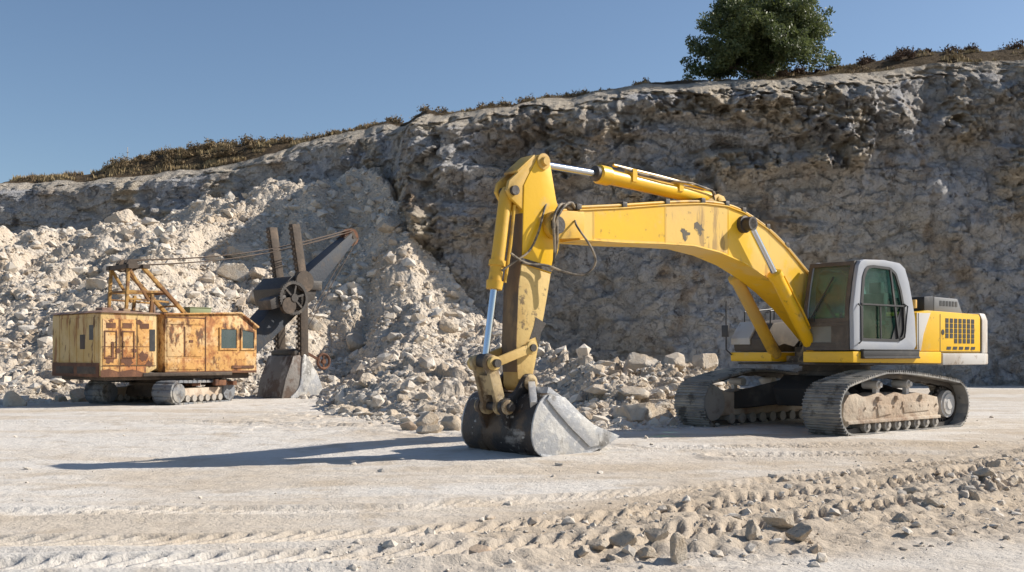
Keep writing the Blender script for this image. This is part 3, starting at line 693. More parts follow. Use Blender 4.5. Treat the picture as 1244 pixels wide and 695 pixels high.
# hood body
m=MB();m.prism([(-.56,1.47),(-.56,2.2),(-1.0,2.25),(-2.95,2.22),(-3.02,2.15),(-3.02,1.44),(-1.45,1.44),(-1.45,1.47)],-1.38,1.37)
hood=m.build('engine_hood',M['yellow'],ex,.035)
m=MB();m.prism([(-.565,1.475),(-.70,1.475),(-.80,1.80),(-1.05,2.20),(-.565,2.19)],1.36,1.378);m.build('side_panel',M['white'],hood,.004)
m=MB();m.prism([(-.60,1.48),(-.62,1.48),(-.62,2.19),(-.60,2.19)],1.37,1.381)
for u in (-1.42,-3.04): m.box(u-.008,u+.008,1.365,1.374,1.47,2.19)
m.box(-3.04,-1.42,1.365,1.374,1.452,1.465);m.pieces('panel_seam',M['black'],hood)
m=MB()
for i in range(7):
    u=-1.68-.17*i
    z0=1.60+.10*max(0,2-i)*.7 if i<3 else 1.60
    for j in range(5):
        z=2.07-.10*j
        if z<z0: continue
        m.box(u-.058,u+.058,1.366,1.376,z-.044,z+.044)
m.build('vent_louvres',M['black'],hood)
m=MB()
for i in range(5): m.prism([(-1.66-.24*i,1.50),(-1.82-.24*i,1.50),(-1.84-.24*i,1.56),(-1.68-.24*i,1.56)],1.366,1.3755)
m.tube_prof(Vector((-1.52,1.366,1.84)),Vector((0,1,0)),[(0,.055),(.012,.055),(.014,.03)],12)
m.build('decal',M['black'],hood)
m=MB();m.prism([(-1.0,2.23),(-1.0,2.52),(-1.35,2.54),(-1.35,2.23)],.1,1.28);m.build('air_intake',M['black'],ex,.02)
m=MB();m.prism([(-1.36,2.22),(-1.37,2.53),(-2.28,2.52),(-2.48,2.22)],.2,1.28);top=m.build('engine_cover',M['greybox'],ex,.03)
m=MB()
for k in range(6): m.box(-1.65-.12*k,-1.57-.12*k,1.276,1.286,2.36,2.46)
m.build('cover_vent',M['black'],top)
m=MB();m.tube([(-2.0,-.6,2.2),(-2.0,-.6,2.55),(-2.1,-.6,2.62)],.06,12);m.build('exhaust_pipe',M['greybox'],ex)
# counterweight
cw=[]
for u,vv in ((-1.46,1.41),(-3.1,1.41),(-3.40,1.34),(-3.57,1.15),(-3.66,.7),(-3.68,0)): cw.append((u,vv))
ring2=cw+[(u,-v) for u,v in cw[::-1]][1:]
m=MB();m.loft([[(u,v,z) for u,v in ring2] for z in (1.20,1.43)])
up=[(-3.05,1.40),(-3.40,1.33),(-3.57,1.15),(-3.66,.7),(-3.68,0)];up=up+[(u,-v) for u,v in up[::-1]][1:]
m.loft([[(u,v,z) for u,v in up] for z in (1.431,2.1)]+[[(u*.985,v*.975,2.25) for u,v in up]])
m.build('counterweight',M['white'],ex,.03)
# tank box and toolbox on the far front corner, with rail and mirror
m=MB();m.prism([(1.40,1.46),(1.44,1.70),(1.15,2.02),(.15,2.12),(.15,1.46)],-1.38,-.62);tb=m.build('storage_box',M['cabdark'],ex,.03)
m=MB();m.prism([(1.46,1.60),(1.47,1.72),(1.19,2.05),(1.17,2.0),(1.42,1.70),(1.42,1.60)],-1.4,-.95);m.build('box_lid',M['white'],tb,.006)
m=MB()
for v in (-1.32,-.7): m.tube([(1.15,v,1.98),(1.15,v,2.25),(.2,v,2.34),(.2,v,2.1)],.015,8)
m.tube([(1.5,-1.36,1.4),(1.62,-1.4,1.5),(1.62,-1.4,2.45)],.014,8);m.pieces('grab_rail',M['black'],ex)
m=MB();m.box(1.60,1.64,-1.5,-1.34,1.75,1.98);m.build('mirror',M['black'],ex,.01)
m=MB();m.prism([(-.1,1.46),(-.1,2.02),(-.56,2.05),(-.56,1.46)],-1.38,.36);m.build('control_valve_cover',M['grease'],ex,.02)

# boom
top=[(.32,2.0),(1.32,2.88),(2.0,3.34),(2.55,3.63),(3.22,3.86),(3.66,3.93),(4.28,3.92),(5.15,3.82),(6.13,3.68),(7.1,3.56)]
bot=[(7.1,3.14),(6.13,3.16),(5.33,3.2),(4.53,3.22),(3.86,3.15),(3.22,3.01),(2.62,2.80),(2.1,2.56),(1.6,2.28),(1.1,1.93),(.62,1.58)]
poly=top+bot+arc(.38,1.75,.22,-40,-220,8)
m=MB();m.prism(poly,-.28,.28)
# top and bottom flanges stand a little proud of the side plates
def strip(m,pts,t,v0,v1):
    for (a,b) in zip(pts[:-1],pts[1:]): pass
    off=[]
    for i,p in enumerate(pts):
        a=pts[max(i-1,0)];b=pts[min(i+1,len(pts)-1)];dx,dz=b[0]-a[0],b[1]-a[1];l=math.hypot(dx,dz);off.append((p[0]-dz/l*t,p[1]+dx/l*t))
    m.prism(pts+off[::-1],v0,v1)
strip(m,top,.022,-.305,.305);strip(m,bot,.022,-.305,.305)
boom=m.build('boom',M['boom_paint'],ex,.006,1)
m=MB()
for s in (-1,1):
    v0,v1=(.19,.29) if s>0 else (-.29,-.19)
    m.prism([(7.0,3.16),(7.4,3.12)]+arc(7.54,3.31,.20,-100,100,9)+[(7.35,3.54),(7.0,3.555)],v0,v1)
m.build('boom_nose',M['yellow_dusty'],boom,.01)
m=MB();m.cyl((7.54,-.34,3.31),(7.54,.34,3.31),.075);m.tube_prof(Vector((7.54,.29,3.31)),Vector((0,1,0)),[(0,.13),(.03,.13),(.03,.07)],16)
m.build('pivot_pin',M['grease'],boom)
m=MB();m.cyl((3.25,-.52,3.66),(3.25,.52,3.66),.075);m.tube_prof(Vector((3.25,.28,3.66)),Vector((0,1,0)),[(0,.15),(.08,.15),(.09,.09),(.24,.09)],18);m.tube_prof(Vector((3.25,-.28,3.66)),Vector((0,-1,0)),[(0,.15),(.08,.15),(.09,.09),(.24,.09)],18)
m.build('cylinder_pin',M['grease'],boom)
m=MB()   # steel pipes along the back of the boom, with clamps
def offs(pts,t):
    o=[]
    for i,p in enumerate(pts):
        a=pts[max(i-1,0)];b=pts[min(i+1,len(pts)-1)];dx,dz=b[0]-a[0],b[1]-a[1];l=math.hypot(dx,dz);o.append((p[0]-dz/l*t,p[1]+dx/l*t))
    return o
sp=smoothpoly(top[1:],2,False)
for v,t in ((.26,.055),(.19,.055),(.12,.055),(-.2,.055),(-.26,.055)):
    m.tube([(x,v,z) for x,z in offs(sp,t)],.024,8)
m.pieces('hydraulic_pipe',M['yellow_dusty'],boom)
m=MB()
for x,z in offs(top,.06)[2:]: m.box(x-.05,x+.05,.08,.30,z-.045,z+.045)
m.pieces('pipe_clamp',M['grease'],boom,.01)
m=MB()
for v in (-.13,.09): m.prism([(3.35,3.9),(3.55,4.14),(3.70,4.17),(3.82,4.12),(4.15,3.94)],v,v+.04)
m.cyl((3.68,-.15,4.08),(3.68,.15,4.08),.05);m.build('cylinder_bracket',M['yellow_dusty'],boom,.01)
m=MB()
for u,z0,z1 in ((6.80,3.15,3.60),(5.20,3.21,3.80),(3.62,3.12,3.90)):
    for s in (1,-1): m.bar((u,.281*s,z0),(u,.281*s,z1),.016,.008,(0,1,0))
m.pieces('weld_seam',M['boom_paint'],boom)
m=MB();m.prism([(5.18,3.225),(5.18,3.795),(4.28,3.895),(3.66,3.905),(3.64,3.13),(3.86,3.17),(4.53,3.235)],.280,.2815);m.build('faded_panel',M['boom_faded'],boom)
m=MB();m.prism([(6.78,3.17),(6.78,3.59),(5.22,3.79),(5.22,3.225)],.280,.2815);m.build('repainted_panel',M['yellow'],boom)
def blob(m,cx,cz,pts,v0,v1): m.prism([(cx+x,cz+z) for x,z in pts],v0,v1)
rb=random.Random(21)
for cx,cz in ((4.74,3.40),(4.38,3.50)):
    m=MB();n=19;blob(m,cx,cz,[(.12*rb.uniform(.35,1.2)*math.cos(2*math.pi*k/n)+.02*math.sin(2*math.pi*k/n),.13*rb.uniform(.35,1.15)*math.sin(2*math.pi*k/n)) for k in range(n)],.282,.284);m.build('decal',M['decal'],boom)
# lift cylinders (either side of the boom)
for s in (1,-1):
    v=.44*s
    a=Vector((1.35,v,1.42));b=Vector((3.25,v,3.66));d=(b-a).normalized();Lb=(Vector((2.56,v,2.84))-a).length
    m=MB();m.tube_prof(a,d,[(-.08,.08),(0,.115),(Lb-.1,.115),(Lb-.1,.135),(Lb,.135),(Lb+.02,.10)],20);m.cyl((1.35,v-.1,1.42),(1.35,v+.1,1.42),.07)
    m.tube([a+d*.3+Vector((-.09,.05*s,.1)),a+d*.9+Vector((-.1,.06*s,.11)),a+d*(Lb-.2)+Vector((-.09,.05*s,.1))],.022,8)
    c=m.build('boom_cylinder',M['yellow_dusty'] if s<0 else M['yellow'],ex)
    m=MB();m.cyl(a+d*Lb,b-d*.08,.058,seg=16);m.build('cylinder_rod',M['chrome'],c)
    m=MB();m.tube_prof(Vector((3.25,v-.08,3.66)),Vector((0,1,0)),[(0,.12),(.16,.12)],18);m.build('rod_eye',M['grease'],c)
# arm cylinder on top of the boom
a=Vector((3.68,0,4.08));b=Vector((7.70,0,4.24));g=Vector((6.48,0,4.225));d=(g-a).normalized();Lb=(g-a).length
m=MB();m.tube_prof(a,d,[(-.06,.06),(.05,.09),(.15,.125),(Lb-.25,.125),(Lb-.25,.15),(Lb-.05,.15),(Lb,.10)],20)
m.tube([a+d*.3+Vector((0,.09,.14)),a+d*1.5+Vector((0,.10,.16)),a+d*(Lb-.3)+Vector((0,.08,.17))],.024,8);m.box(4.6,4.7,-.05,.14,4.12,4.29);m.box(5.7,5.8,-.05,.14,4.16,4.36)
ac=m.build('arm_cylinder',M['yellow'],ex)
m=MB();m.cyl(g,b,.055,seg=16);m.build('cylinder_rod',M['chrome'],ac)
m=MB();m.tube_prof(g-d*.03,d,[(0,.12),(.07,.12),(.08,.07)],18);m.build('cylinder_gland',M['grease'],ac)
m=MB();m.tube([(3.75,.10,4.0),(3.9,.16,4.2),(4.4,.16,4.27),(5.0,.15,4.27),(5.6,.13,4.30),(6.1,.10,4.36)],.018,8);m.tube([(3.3,-.1,3.95),(3.5,-.14,4.25),(4.0,-.15,4.3),(4.8,-.13,4.26)],.018,8);m.build('hose',M['hose'],ac)

# stick (dipper arm)
sl=[(7.60,4.33)]+arc(7.72,4.24,.11,110,20,6)+[(8.0,4.0),(8.08,3.86),(8.10,3.3),(8.13,2.86),(8.18,2.36),(8.22,1.54),(8.20,1.15)]+arc(8.07,1.0,.13,20,-150,8)+[(7.87,1.25),(7.66,2.14),(7.54,2.69),(7.40,3.0),(7.36,3.3),(7.40,3.55),(7.46,3.7)]
m=MB();m.prism([p for p in sl if p[1]>=2.6]+[],-.175,.175) if False else m.prism([(7.60,4.33)]+arc(7.72,4.24,.11,110,20,6)+[(8.0,4.0),(8.08,3.86),(8.10,3.3),(8.12,2.72),(7.56,2.60),(7.40,3.0),(7.36,3.3),(7.40,3.55),(7.46,3.7)],-.175,.175)
stick=m.build('stick',M['yellow'],ex,.012)
m=MB();m.prism([(8.122,2.719),(8.18,2.36),(8.22,1.54),(8.20,1.15)]+arc(8.07,1.0,.13,20,-150,8)+[(7.87,1.25),(7.66,2.14),(7.562,2.599)],-.17,.17)
low=m.build('stick_lower',M['stick_worn'],stick,.012)
m=MB();m.prism([(8.105,3.45),(8.127,2.86),(8.187,2.36),(8.227,1.54),(8.207,1.15),(8.203,1.15),(8.221,1.54),(8.181,2.36),(8.121,2.86),(8.10,3.45)],-.168,.168);m.build('greasy_shaded_face',M['greasyshade'],stick)  # outer face of the stick: grease plus its shade, as a dark plate
m=MB();m.cyl((7.72,-.24,4.24),(7.72,.24,4.24),.07);m.tube_prof(Vector((7.72,.17,4.24)),Vector((0,1,0)),[(0,.12),(.03,.12),(.035,.07),(.09,.06)],18)
m.build('top_pin',M['yellow_dusty'],stick)
m=MB()
for v in (-.16,.10): m.prism([(7.75,4.34),(7.9,4.27),(8.34,3.90),(8.38,3.76),(8.30,3.64),(8.09,3.5),(8.05,3.9)],v,v+.06)
m.prism([(7.86,4.30),(7.87,4.33),(8.2,4.06),(8.18,4.03)],-.16,.16)
m.build('cylinder_lug',M['yellow_dusty'],stick,.008)
m=MB();m.cyl((8.27,-.22,3.76),(8.27,.22,3.76),.07);m.cyl((8.0,-.24,1.50),(8.0,.30,1.50),.055);m.cyl((8.07,-.3,1.0),(8.07,.34,1.0),.065);m.pieces('pin',M['grease'],stick)
m=MB();m.prism([(7.56,2.62),(8.12,2.72),(8.12,2.80),(7.55,2.70)],-.182,.182);m.prism([(7.66,1.86),(7.86,1.95),(7.90,1.80),(7.98,1.62),(7.86,1.66),(7.80,1.50),(7.76,1.72)],.168,.174);m.pieces('chafe_band',M['grease'],stick)
a=Vector((8.27,0,3.76));b=Vector((8.66,0,1.32));g=Vector((8.50,0,2.34));d=(g-a).normalized();Lb=(g-a).length
m=MB();m.tube_prof(a,d,[(-.06,.06),(.04,.10),(Lb-.42,.10),(Lb-.42,.125),(Lb-.34,.125),(Lb-.34,.10),(Lb-.12,.10),(Lb-.12,.125),(Lb,.115)],20)
m.tube([a+d*.2+Vector((-.10,.1,0)),a+d*.8+Vector((-.12,.1,0)),g-d*.1+Vector((-.12,.08,0))],.024,8)
bc=m.build('bucket_cylinder',M['yellow_dusty'],ex)
d2=(b-g).normalized();m=MB();m.cyl(g,b,.052,seg=16);m.build('cylinder_rod',M['chrome'],bc)
m=MB();m.tube_prof(b+Vector((0,-.09,0)),Vector((0,1,0)),[(0,.10),(.18,.10)],16);m.build('rod_eye',M['grease'],bc)
# linkage
m=MB();P0=Vector((8.0,0,1.50));P1=Vector((8.68,0,1.28))
for v in (.235,-.235): m.bar((8.0,v,1.50),(8.68,v,1.28),.06,.13,(0,0,1));m.tube_prof(Vector((8.0,v-.035,1.5)),Vector((0,1,0)),[(0,.10),(.07,.10)],16);m.tube_prof(Vector((8.68,v-.035,1.28)),Vector((0,1,0)),[(0,.10),(.07,.10)],16)
m.build('idler_link',M['stick_worn'],ex,.008)
m=MB()
for v in (.155,-.155): m.bar((8.68,v,1.28),(8.50,v,.66),.07,.17,(1,0,0));m.tube_prof(Vector((8.68,v-.04,1.28)),Vector((0,1,0)),[(0,.12),(.08,.12)],16);m.tube_prof(Vector((8.50,v-.04,.66)),Vector((0,1,0)),[(0,.12),(.08,.12)],16)
m.bar((8.64,0,1.12),(8.55,0,.84),.28,.10,(1,0,0));m.build('bucket_link',M['link'],ex,.008)
m=MB();m.cyl((8.68,-.33,1.28),(8.68,.33,1.28),.06);m.cyl((8.50,-.34,.66),(8.50,.42,.66),.06);m.pieces('link_pin',M['grease'],ex)
# bucket
back=[(8.11,.86),(8.25,.82),(8.38,.64),(8.45,.40),(8.45,.20),(8.36,.03),(8.18,-.06),(7.95,-.10),(7.65,-.09),(7.35,-.03),(7.05,.07)]
back=smoothpoly(back,1,False)
inn=[(8.10,.76)]+offs(back,-.035)[1:-1]
t0=offs(back,.035)
cx,cz=7.9,.35
innp=[(p[0]+(cx-p[0])*.055,p[1]+(cz-p[1])*.08) for p in back]
m=MB();m.prism(back+innp[::-1],-.84,.76);m.prism([(8.12,.8),(8.22,.84),(8.36,.62),(8.26,.66)],-.70,.70)
bk=m.build('bucket',M['bucketshade'],ex,.006)
for s in (1,-1):
    v=.762 if s>0 else -.842
    m=MB();m.prism(back+[(6.95,.20),(7.32,.36),(7.6,.54),(7.87,.76)],min(v,v+.03*s),max(v,v+.03*s));sp_=m.build('side_plate',M['steel'],bk,.005)
    v=.794 if s>0 else -.874
    m=MB();m.prism([(8.16,.84),(7.87,.80),(7.58,.57),(7.30,.385),(6.92,.25),(6.78,.20),(6.98,.10),(7.38,.07),(7.75,.36),(8.02,.60),(8.20,.78)],min(v,v+.03*s),max(v,v+.03*s));m.build('side_cutter',M['steel'],sp_,.006)
    m=MB();m.prism(smoothpoly([(8.36,.03),(8.18,-.075),(7.95,-.115),(7.62,-.105),(7.36,-.045),(7.3,.02),(7.62,-.03),(7.95,-.04),(8.15,.0)],1),min(v,v+.02*s),max(v,v+.02*s));m.build('wear_strip',M['steel'],sp_,.004)
m=MB();m.prism([(8.40,.36),(8.455,.36),(8.455,.22),(8.37,.03),(8.2,-.085),(8.0,-.125),(7.98,-.10),(8.18,-.06),(8.34,.04),(8.42,.2)],-.55,-.35);m.prism([(8.40,.36),(8.455,.36),(8.455,.22),(8.37,.03),(8.2,-.085),(8.0,-.125),(7.98,-.10),(8.18,-.06),(8.34,.04),(8.42,.2)],.35,.55);m.pieces('wear_bar',M['bucketshade'],bk,.01)
for k in range(5):
    v=-.68+.34*k
    m=MB();m.loft([[(7.12,v+a*.07,.05+b*.05) for a,b in ((-1,-1),(1,-1),(1,1),(-1,1))],[(6.92,v+a*.06,.115+b*.04) for a,b in ((-1,-1),(1,-1),(1,1),(-1,1))],[(6.72,v+a*.035,.18+b*.012) for a,b in ((-1,-1),(1,-1),(1,1),(-1,1))]]);m.build('tooth',M['steel'],bk,.006)
for s in (1,-1):
    v=.26*s
    m=MB();m.prism([(7.92,.78),(7.94,1.02)]+arc(8.07,1.0,.13,150,30,6)+[(8.3,.90),(8.44,.78)]+arc(8.50,.66,.12,90,-60,6)+[(8.50,.40),(8.40,.25),(8.30,.60)],v-.04,v+.04);m.build('bucket_ear',M['bucketshade'],bk,.006)
    m=MB();m.tube_prof(Vector((8.50,v,.66)),Vector((0,s,0)),[(0,.105),(.08,.105),(.10,.06)],16);m.tube_prof(Vector((8.07,v,1.0)),Vector((0,s,0)),[(0,.12),(.06,.12),(.08,.07)],16);m.pieces('pin_boss',M['link'],bk)
m=MB();m.prism([(8.12,.80),(8.07,.95),(7.80,.80),(7.9,.74)],.30,.70);m.bar((8.1,.36,.98),(8.34,.70,.70),.10,.10);m.build('bucket_gusset',M['steel'],bk,.01)
# hoses at the boom nose
m=MB()
m.tube(smoothpoly([(7.2,.22,3.58),(7.45,.30,3.62),(7.62,.36,3.45),(7.60,.36,3.1),(7.58,.30,2.9),(7.62,.26,2.65)],2,False),.022,8)
m.tube(smoothpoly([(7.2,.16,3.58),(7.5,.34,3.66),(7.72,.38,3.4),(7.66,.37,3.05),(7.6,.28,2.75)],2,False),.020,8)
m.tube(smoothpoly([(7.2,.3,3.4),(7.28,.42,3.3),(7.1,.55,3.0),(7.0,.58,2.75),(7.2,.5,2.55),(7.5,.36,2.62),(7.75,.28,2.72),(8.1,.24,2.7),(8.35,.20,2.85)],2,False),.017,8)
m.tube(smoothpoly([(7.3,.1,3.6),(7.55,.1,3.75),(7.75,.22,3.5),(7.85,.24,3.2),(8.0,.22,2.9),(8.25,.2,2.75),(8.45,.12,2.6)],2,False),.016,8)
m.tube(smoothpoly([(7.15,.25,3.6),(7.3,.33,3.68),(7.5,.37,3.58),(7.68,.36,3.3),(7.6,.3,2.95)],2,False),.021,8)
m.build('hose_bundle',M['hose'],ex)
# ------------------------------------------------------------------ old rope shovel
PSI=R(48)
sh=empty('rope_shovel',(-10.97,27.2,0),PSI)
tag(sh,'old rusty ochre rope shovel with lattice gantry parked at the foot of the rubble slope','rope shovel')
# local x = forward, y = left (away); the viewer sees the side at y=0 and the rear at x=0
def sideplate(m,x0,x1,z0,z1,y=0,t=.012): m.box(x0,x1,y-t,y+.01,z0,z1)
m=MB();m.prism([(0,.82),(0,2.50),(.1,2.56),(1.62,2.52),(1.62,1.02),(1.2,.80)],0,2.9)
house=m.build('machinery_house',M['rustpale'],sh,.03)
m=MB()
for x0,x1 in ((.06,.50),(.56,1.0),(1.05,1.52)): sideplate(m,x0,x1,1.12,2.36)
sideplate(m,.06,1.3,.86,1.08);m.pieces('side_panel',M['rustyellow'],house,.006)
m=MB()
for y0,y1 in ((.1,.9),(.95,1.75),(1.8,2.75)): m.box(-.014,.01,y0,y1,1.22,2.40)
m.pieces('rear_panel',M['rustpale'],house,.006)
m=MB();m.box(-.03,.02,.05,2.85,.80,1.18);m.build('rusted_skirt',M['rust'],house,.01)
m=MB();m.box(-.035,-.01,.2,1.3,.88,1.08);m.box(-.035,-.01,1.5,2.6,.88,1.08);m.box(-.02,0,.85,1.15,1.55,1.95);m.build('rear_hatch',M['oldsteel'],house,.01)
m=MB();m.box(1.40,1.56,-.022,-.01,1.5,2.1);m.box(-.022,-.01,.35,.6,1.8,2.2);m.pieces('window',M['black'],house)
m=MB()
for x in (.16,.62,1.12): m.box(x,x+.26,-.022,-.011,2.12,2.26)
m.box(.3,.36,-.03,-.01,1.3,1.75);m.build('vent_opening',M['rust'],house)
m=MB();m.prism([(-.04,2.53),(.1,2.60),(1.7,2.56),(1.7,2.52)],-.05,2.95);m.box(.2,.5,.3,.7,2.58,2.68);m.box(.75,.95,.2,.5,2.58,2.66);m.box(.95,1.5,.6,1.2,2.56,2.64)
m.build('roof',M['rustroof'],house,.01)
for x in (.52,1.02): pass
m=MB()
for x in (.53,1.02): m.box(x-.006,x+.006,-.018,-.012,.9,2.4)
for z in (1.10,1.62): m.box(.04,1.58,-.018,-.012,z-.008,z+.008)
m.build('panel_seam',M['rust'],house)
m=MB()
for x0,x1 in ((.10,.46),(.60,.96)): m.ring([(x0,1.30),(x1,1.30),(x1,2.05),(x0,2.05)],[(x0+.03,1.33),(x1-.03,1.33),(x1-.03,2.02),(x0+.03,2.02)],-.028,-.01)
m.pieces('door_frame',M['rust'],house)
for x in (.42,.64):
    m=MB();m.tube([(x,-.012,1.6),(x,-.05,1.62),(x,-.05,1.74),(x,-.012,1.76)],.012,6);m.build('door_handle',M['oldsteel'],house)
m=MB();m.prism([(0,.80),(0,.98),(.22,1.02),(.5,.94),(.9,1.0),(1.25,.9),(1.2,.80)],-.026,-.012);m.build('rusted_sill',M['rust'],house)
rb=random.Random(9);m=MB()
for (x,z,r) in ((.25,1.28,.16),(.75,1.22,.2),(1.2,1.35,.17),(.5,1.5,.10),(1.38,1.15,.12),(.95,1.52,.10),(1.1,2.28,.10),(.3,2.32,.08)):
    n=15;m.prism([(x+r*rb.uniform(.45,1.25)*math.cos(2*math.pi*k/n),z+r*.8*rb.uniform(.45,1.2)*math.sin(2*math.pi*k/n)) for k in range(n)],-.0155-.0004*len(m.bm.verts)/30,-.012)
m.pieces('rust_patch',M['rust'],house)
for y in (.3,1.35,2.4):
    m=MB();m.box(-.03,-.01,y,y+.04,1.2,2.42);m.build('rear_stiffener',M['rustpale'],house)
# recess between the houses
m=MB();m.box(1.62,1.86,.35,2.85,.95,2.48);m.build('recess_wall',M['rustpale'],sh,.01)
# front house with driver's cab
m=MB();m.prism([(1.86,.90),(1.86,2.52),(4.30,2.62),(4.86,2.24),(4.86,.86)],-.02,1.05)
fh=m.build('front_house',M['rustyellow'],sh,.025)
m=MB();m.prism([(1.86,1.0),(1.86,2.50),(3.2,2.56),(3.2,1.0)],1.05,2.7);m.build('winch_house',M['rustpale'],sh,.02)
m=MB();m.prism([(1.80,2.52),(1.80,2.56),(4.30,2.665),(4.92,2.25),(4.90,2.20),(4.30,2.62)],-.08,1.1);m.build('roof',M['rustyellow'],fh,.006)
m=MB()
for x0,x1,z0,z1 in ((1.92,2.42,1.35,2.20),(2.48,3.02,1.35,2.20),(1.92,3.05,2.26,2.44),(1.92,3.05,.98,1.28)): m.box(x0,x1,-.036,-.01,z0,z1)
m.pieces('door_panel',M['rustyellow'],fh,.006)
m=MB();m.box(3.12,3.14,-.034,-.01,.92,2.5);m.box(1.9,3.1,-.045,-.01,2.44,2.47);m.box(2.44,2.46,-.034,-.01,1.35,2.2);m.box(4.0,4.75,-.045,-.01,1.0,1.08);m.box(1.88,4.85,-.03,-.01,.87,.93);m.box(2.6,2.72,-.05,-.01,1.75,1.82);m.build('rust_edge',M['rust'],fh)
for x0,x1 in ((3.58,4.20),(4.30,4.80)):
    m=MB();m.ring([(x0,1.54),(x1,1.54),(x1,2.2 if x0<4 else 2.12),(x0,2.2)],[(x0+.05,1.59),(x1-.05,1.59),(x1-.05,2.15 if x0<4 else 2.07),(x0+.05,2.15)],-.05,-.01);wf=m.build('window_frame',M['rustyellow'],fh)
    m=MB();m.prism([(x0+.05,1.59),(x1-.05,1.59),(x1-.05,2.15 if x0<4 else 2.07),(x0+.05,2.15)],-.035,-.028);m.build('window_pane',M['oldglass'],wf)
m=MB();m.ring([(.08,1.5),(.95,1.5),(.95,2.2),(.08,2.2)],[(.14,1.56),(.89,1.56),(.89,2.14),(.14,2.14)],0,1,lambda p:(4.855+p[1]*.03,p[0],p[2]));m.build('front_window_frame',M['rustyellow'],fh)
m=MB();m.box(4.862,4.87,.14,.89,1.56,2.14);m.build('front_pane',M['oldglass'],fh)
m=MB();m.box(3.0,3.7,.6,.95,2.60,2.78);m.box(2.96,3.74,.58,.97,2.78,2.80);m.build('tool_box',M['green'],sh,.02)
m=MB();m.box(2.1,2.5,.6,1.0,2.55,2.62);m.cyl((2.4,1.6,2.5),(2.4,1.6,2.9),.05);m.pieces('roof_hatch',M['rustroof'],sh,.01)
# deck and turntable
m=MB();m.box(.2,4.7,.15,2.75,.70,.86);m.box(1.2,4.0,-.05,.2,.80,.90);m.build('turntable_deck',M['oldsteel'],sh,.02)
m=MB();m.tube_prof(Vector((2.6,1.4,.40)),Vector((0,0,1)),[(0,.8),(.12,.8),(.12,.95),(.2,.95),(.2,.8),(.31,.8)],32);m.box(1.9,3.3,.7,2.1,.2,.45);m.build('turntable_ring',M['oldsteel'],sh)
m=MB();rg=random.Random(3)
for k in range(10): x=2.0+rg.random()*2.4;y=rg.random()*.8;m.box(x,x+.1+.2*rg.random(),y,y+.2,.5,.6+.1*rg.random())
m.build('underframe',M['rust'],sh,.01)
# crawler tracks, turned towards the viewer
TH2=R(-110)-PSI   # track heading in the local frame (world heading about -110 degrees)
Mx=Matrix.Translation((2.55,1.4,0))@Matrix.Rotation(TH2,4,'Z')
def oldtrack(v0,v1):
    belt=arc(1.15,.33,.33,90,-90,11)+[(.4,0),(-.4,0)]+arc(-1.15,.33,.33,-90,-270,11)+[(-.4,.64),(.4,.64)]
    ctr,st=resample(belt,.21);n=len(ctr);m=MB()
    for i in range(n):
        a=Vector((ctr[i][0],0,ctr[i][1]));b=Vector((ctr[(i+1)%n][0],0,ctr[(i+1)%n][1]));c=(a+b)/2;t=(b-a).normalized();nn=Vector((0,1,0)).cross(t)
        if nn.dot(c-Vector((0,0,.33)))<0: nn=-nn
        h=st/2*.93
        sec=[(-h,-.05),(h,-.05),(h,.0),(h*.5,.03),(-h*.5,.03),(-h,.0)]
        m.loft([[Mx@(c+t*x+nn*z+Vector((0,v,0))) for x,z in sec] for v in (v0,v1)])
    t=m.build('crawler_track',M['greytrack'],sh,.006,1)
    m=MB()
    for u in (-1.15,1.15): m.tube([Mx@Vector((u,v0-.02,.33)),Mx@Vector((u,v1+.02,.33))],.27,16)
    m.pieces('track_wheel',M['greytrack'],t)
    m=MB();ps=[Mx@Vector((u,v,z)) for v in (v0+.05,v1-.05) for u,z in ((-1.0,.2),(1.0,.2),(1.0,.45),(-1.0,.45))];m.loft([ps[:4],ps[4:]]);m.build('track_beam',M['trackframe'],t)
    for u in (-.75,-.45,-.15,.15,.45,.75):
        m=MB();m.tube([Mx@Vector((u,v0-.01,.16)),Mx@Vector((u,v1+.01,.16))],.1,12);m.build('track_roller',M['roller'],t)
oldtrack(.85,1.5);oldtrack(-1.5,-.85)
m=MB();ps=[Mx@Vector((u,v,z)) for v in (-.9,.9) for u,z in ((-.5,.2),(.5,.2),(.4,.5),(-.4,.5))];m.loft([ps[:4],ps[4:]]);m.build('axle_frame',M['oldsteel'],sh)
# gantry (A-frame) on the roof
m=MB()
for y in (.35,1.35):
    m.bar((.62,y,2.55),(.70,y,3.9),.08,.08,(1,0,0));m.bar((1.1,y,3.86),(2.45,y,2.55),.10,.10);m.bar((.7,y,3.8),(1.3,y,2.9),.07,.07);m.bar((.64,y,3.15),(1.75,y,3.18),.06,.07);m.bar((.64,y,2.95),(1.9,y,2.9),.05,.05)
    m.bar((1.35,y,2.56),(1.4,y,3.1),.08,.08,(1,0,0))
m.bar((.70,.35,3.15),(.70,1.35,3.15),.06,.06);m.bar((1.75,.35,3.15),(1.75,1.35,3.15),.09,.09);m.bar((2.2,.35,2.8),(2.2,1.35,2.8),.05,.05)
ga=m.build('gantry',M['gantry'],sh,.006)
m=MB();m.bar((.70,.2,3.84),(.70,1.5,3.84),.16,.12);m.bar((1.1,.2,3.86),(1.1,1.5,3.86),.1,.1);m.bar((.6,.35,3.84),(1.3,.35,3.86),.12,.1);m.bar((.6,1.35,3.84),(1.3,1.35,3.86),.12,.1)
for y in (.55,.7,1.0,1.15): m.cyl((.9,y-.03,3.9),(.9,y+.03,3.9),.17,seg=18)
gs=m.build('gantry_sheave',M['oldsteel'],ga)
ga.location=(.28,0,0)
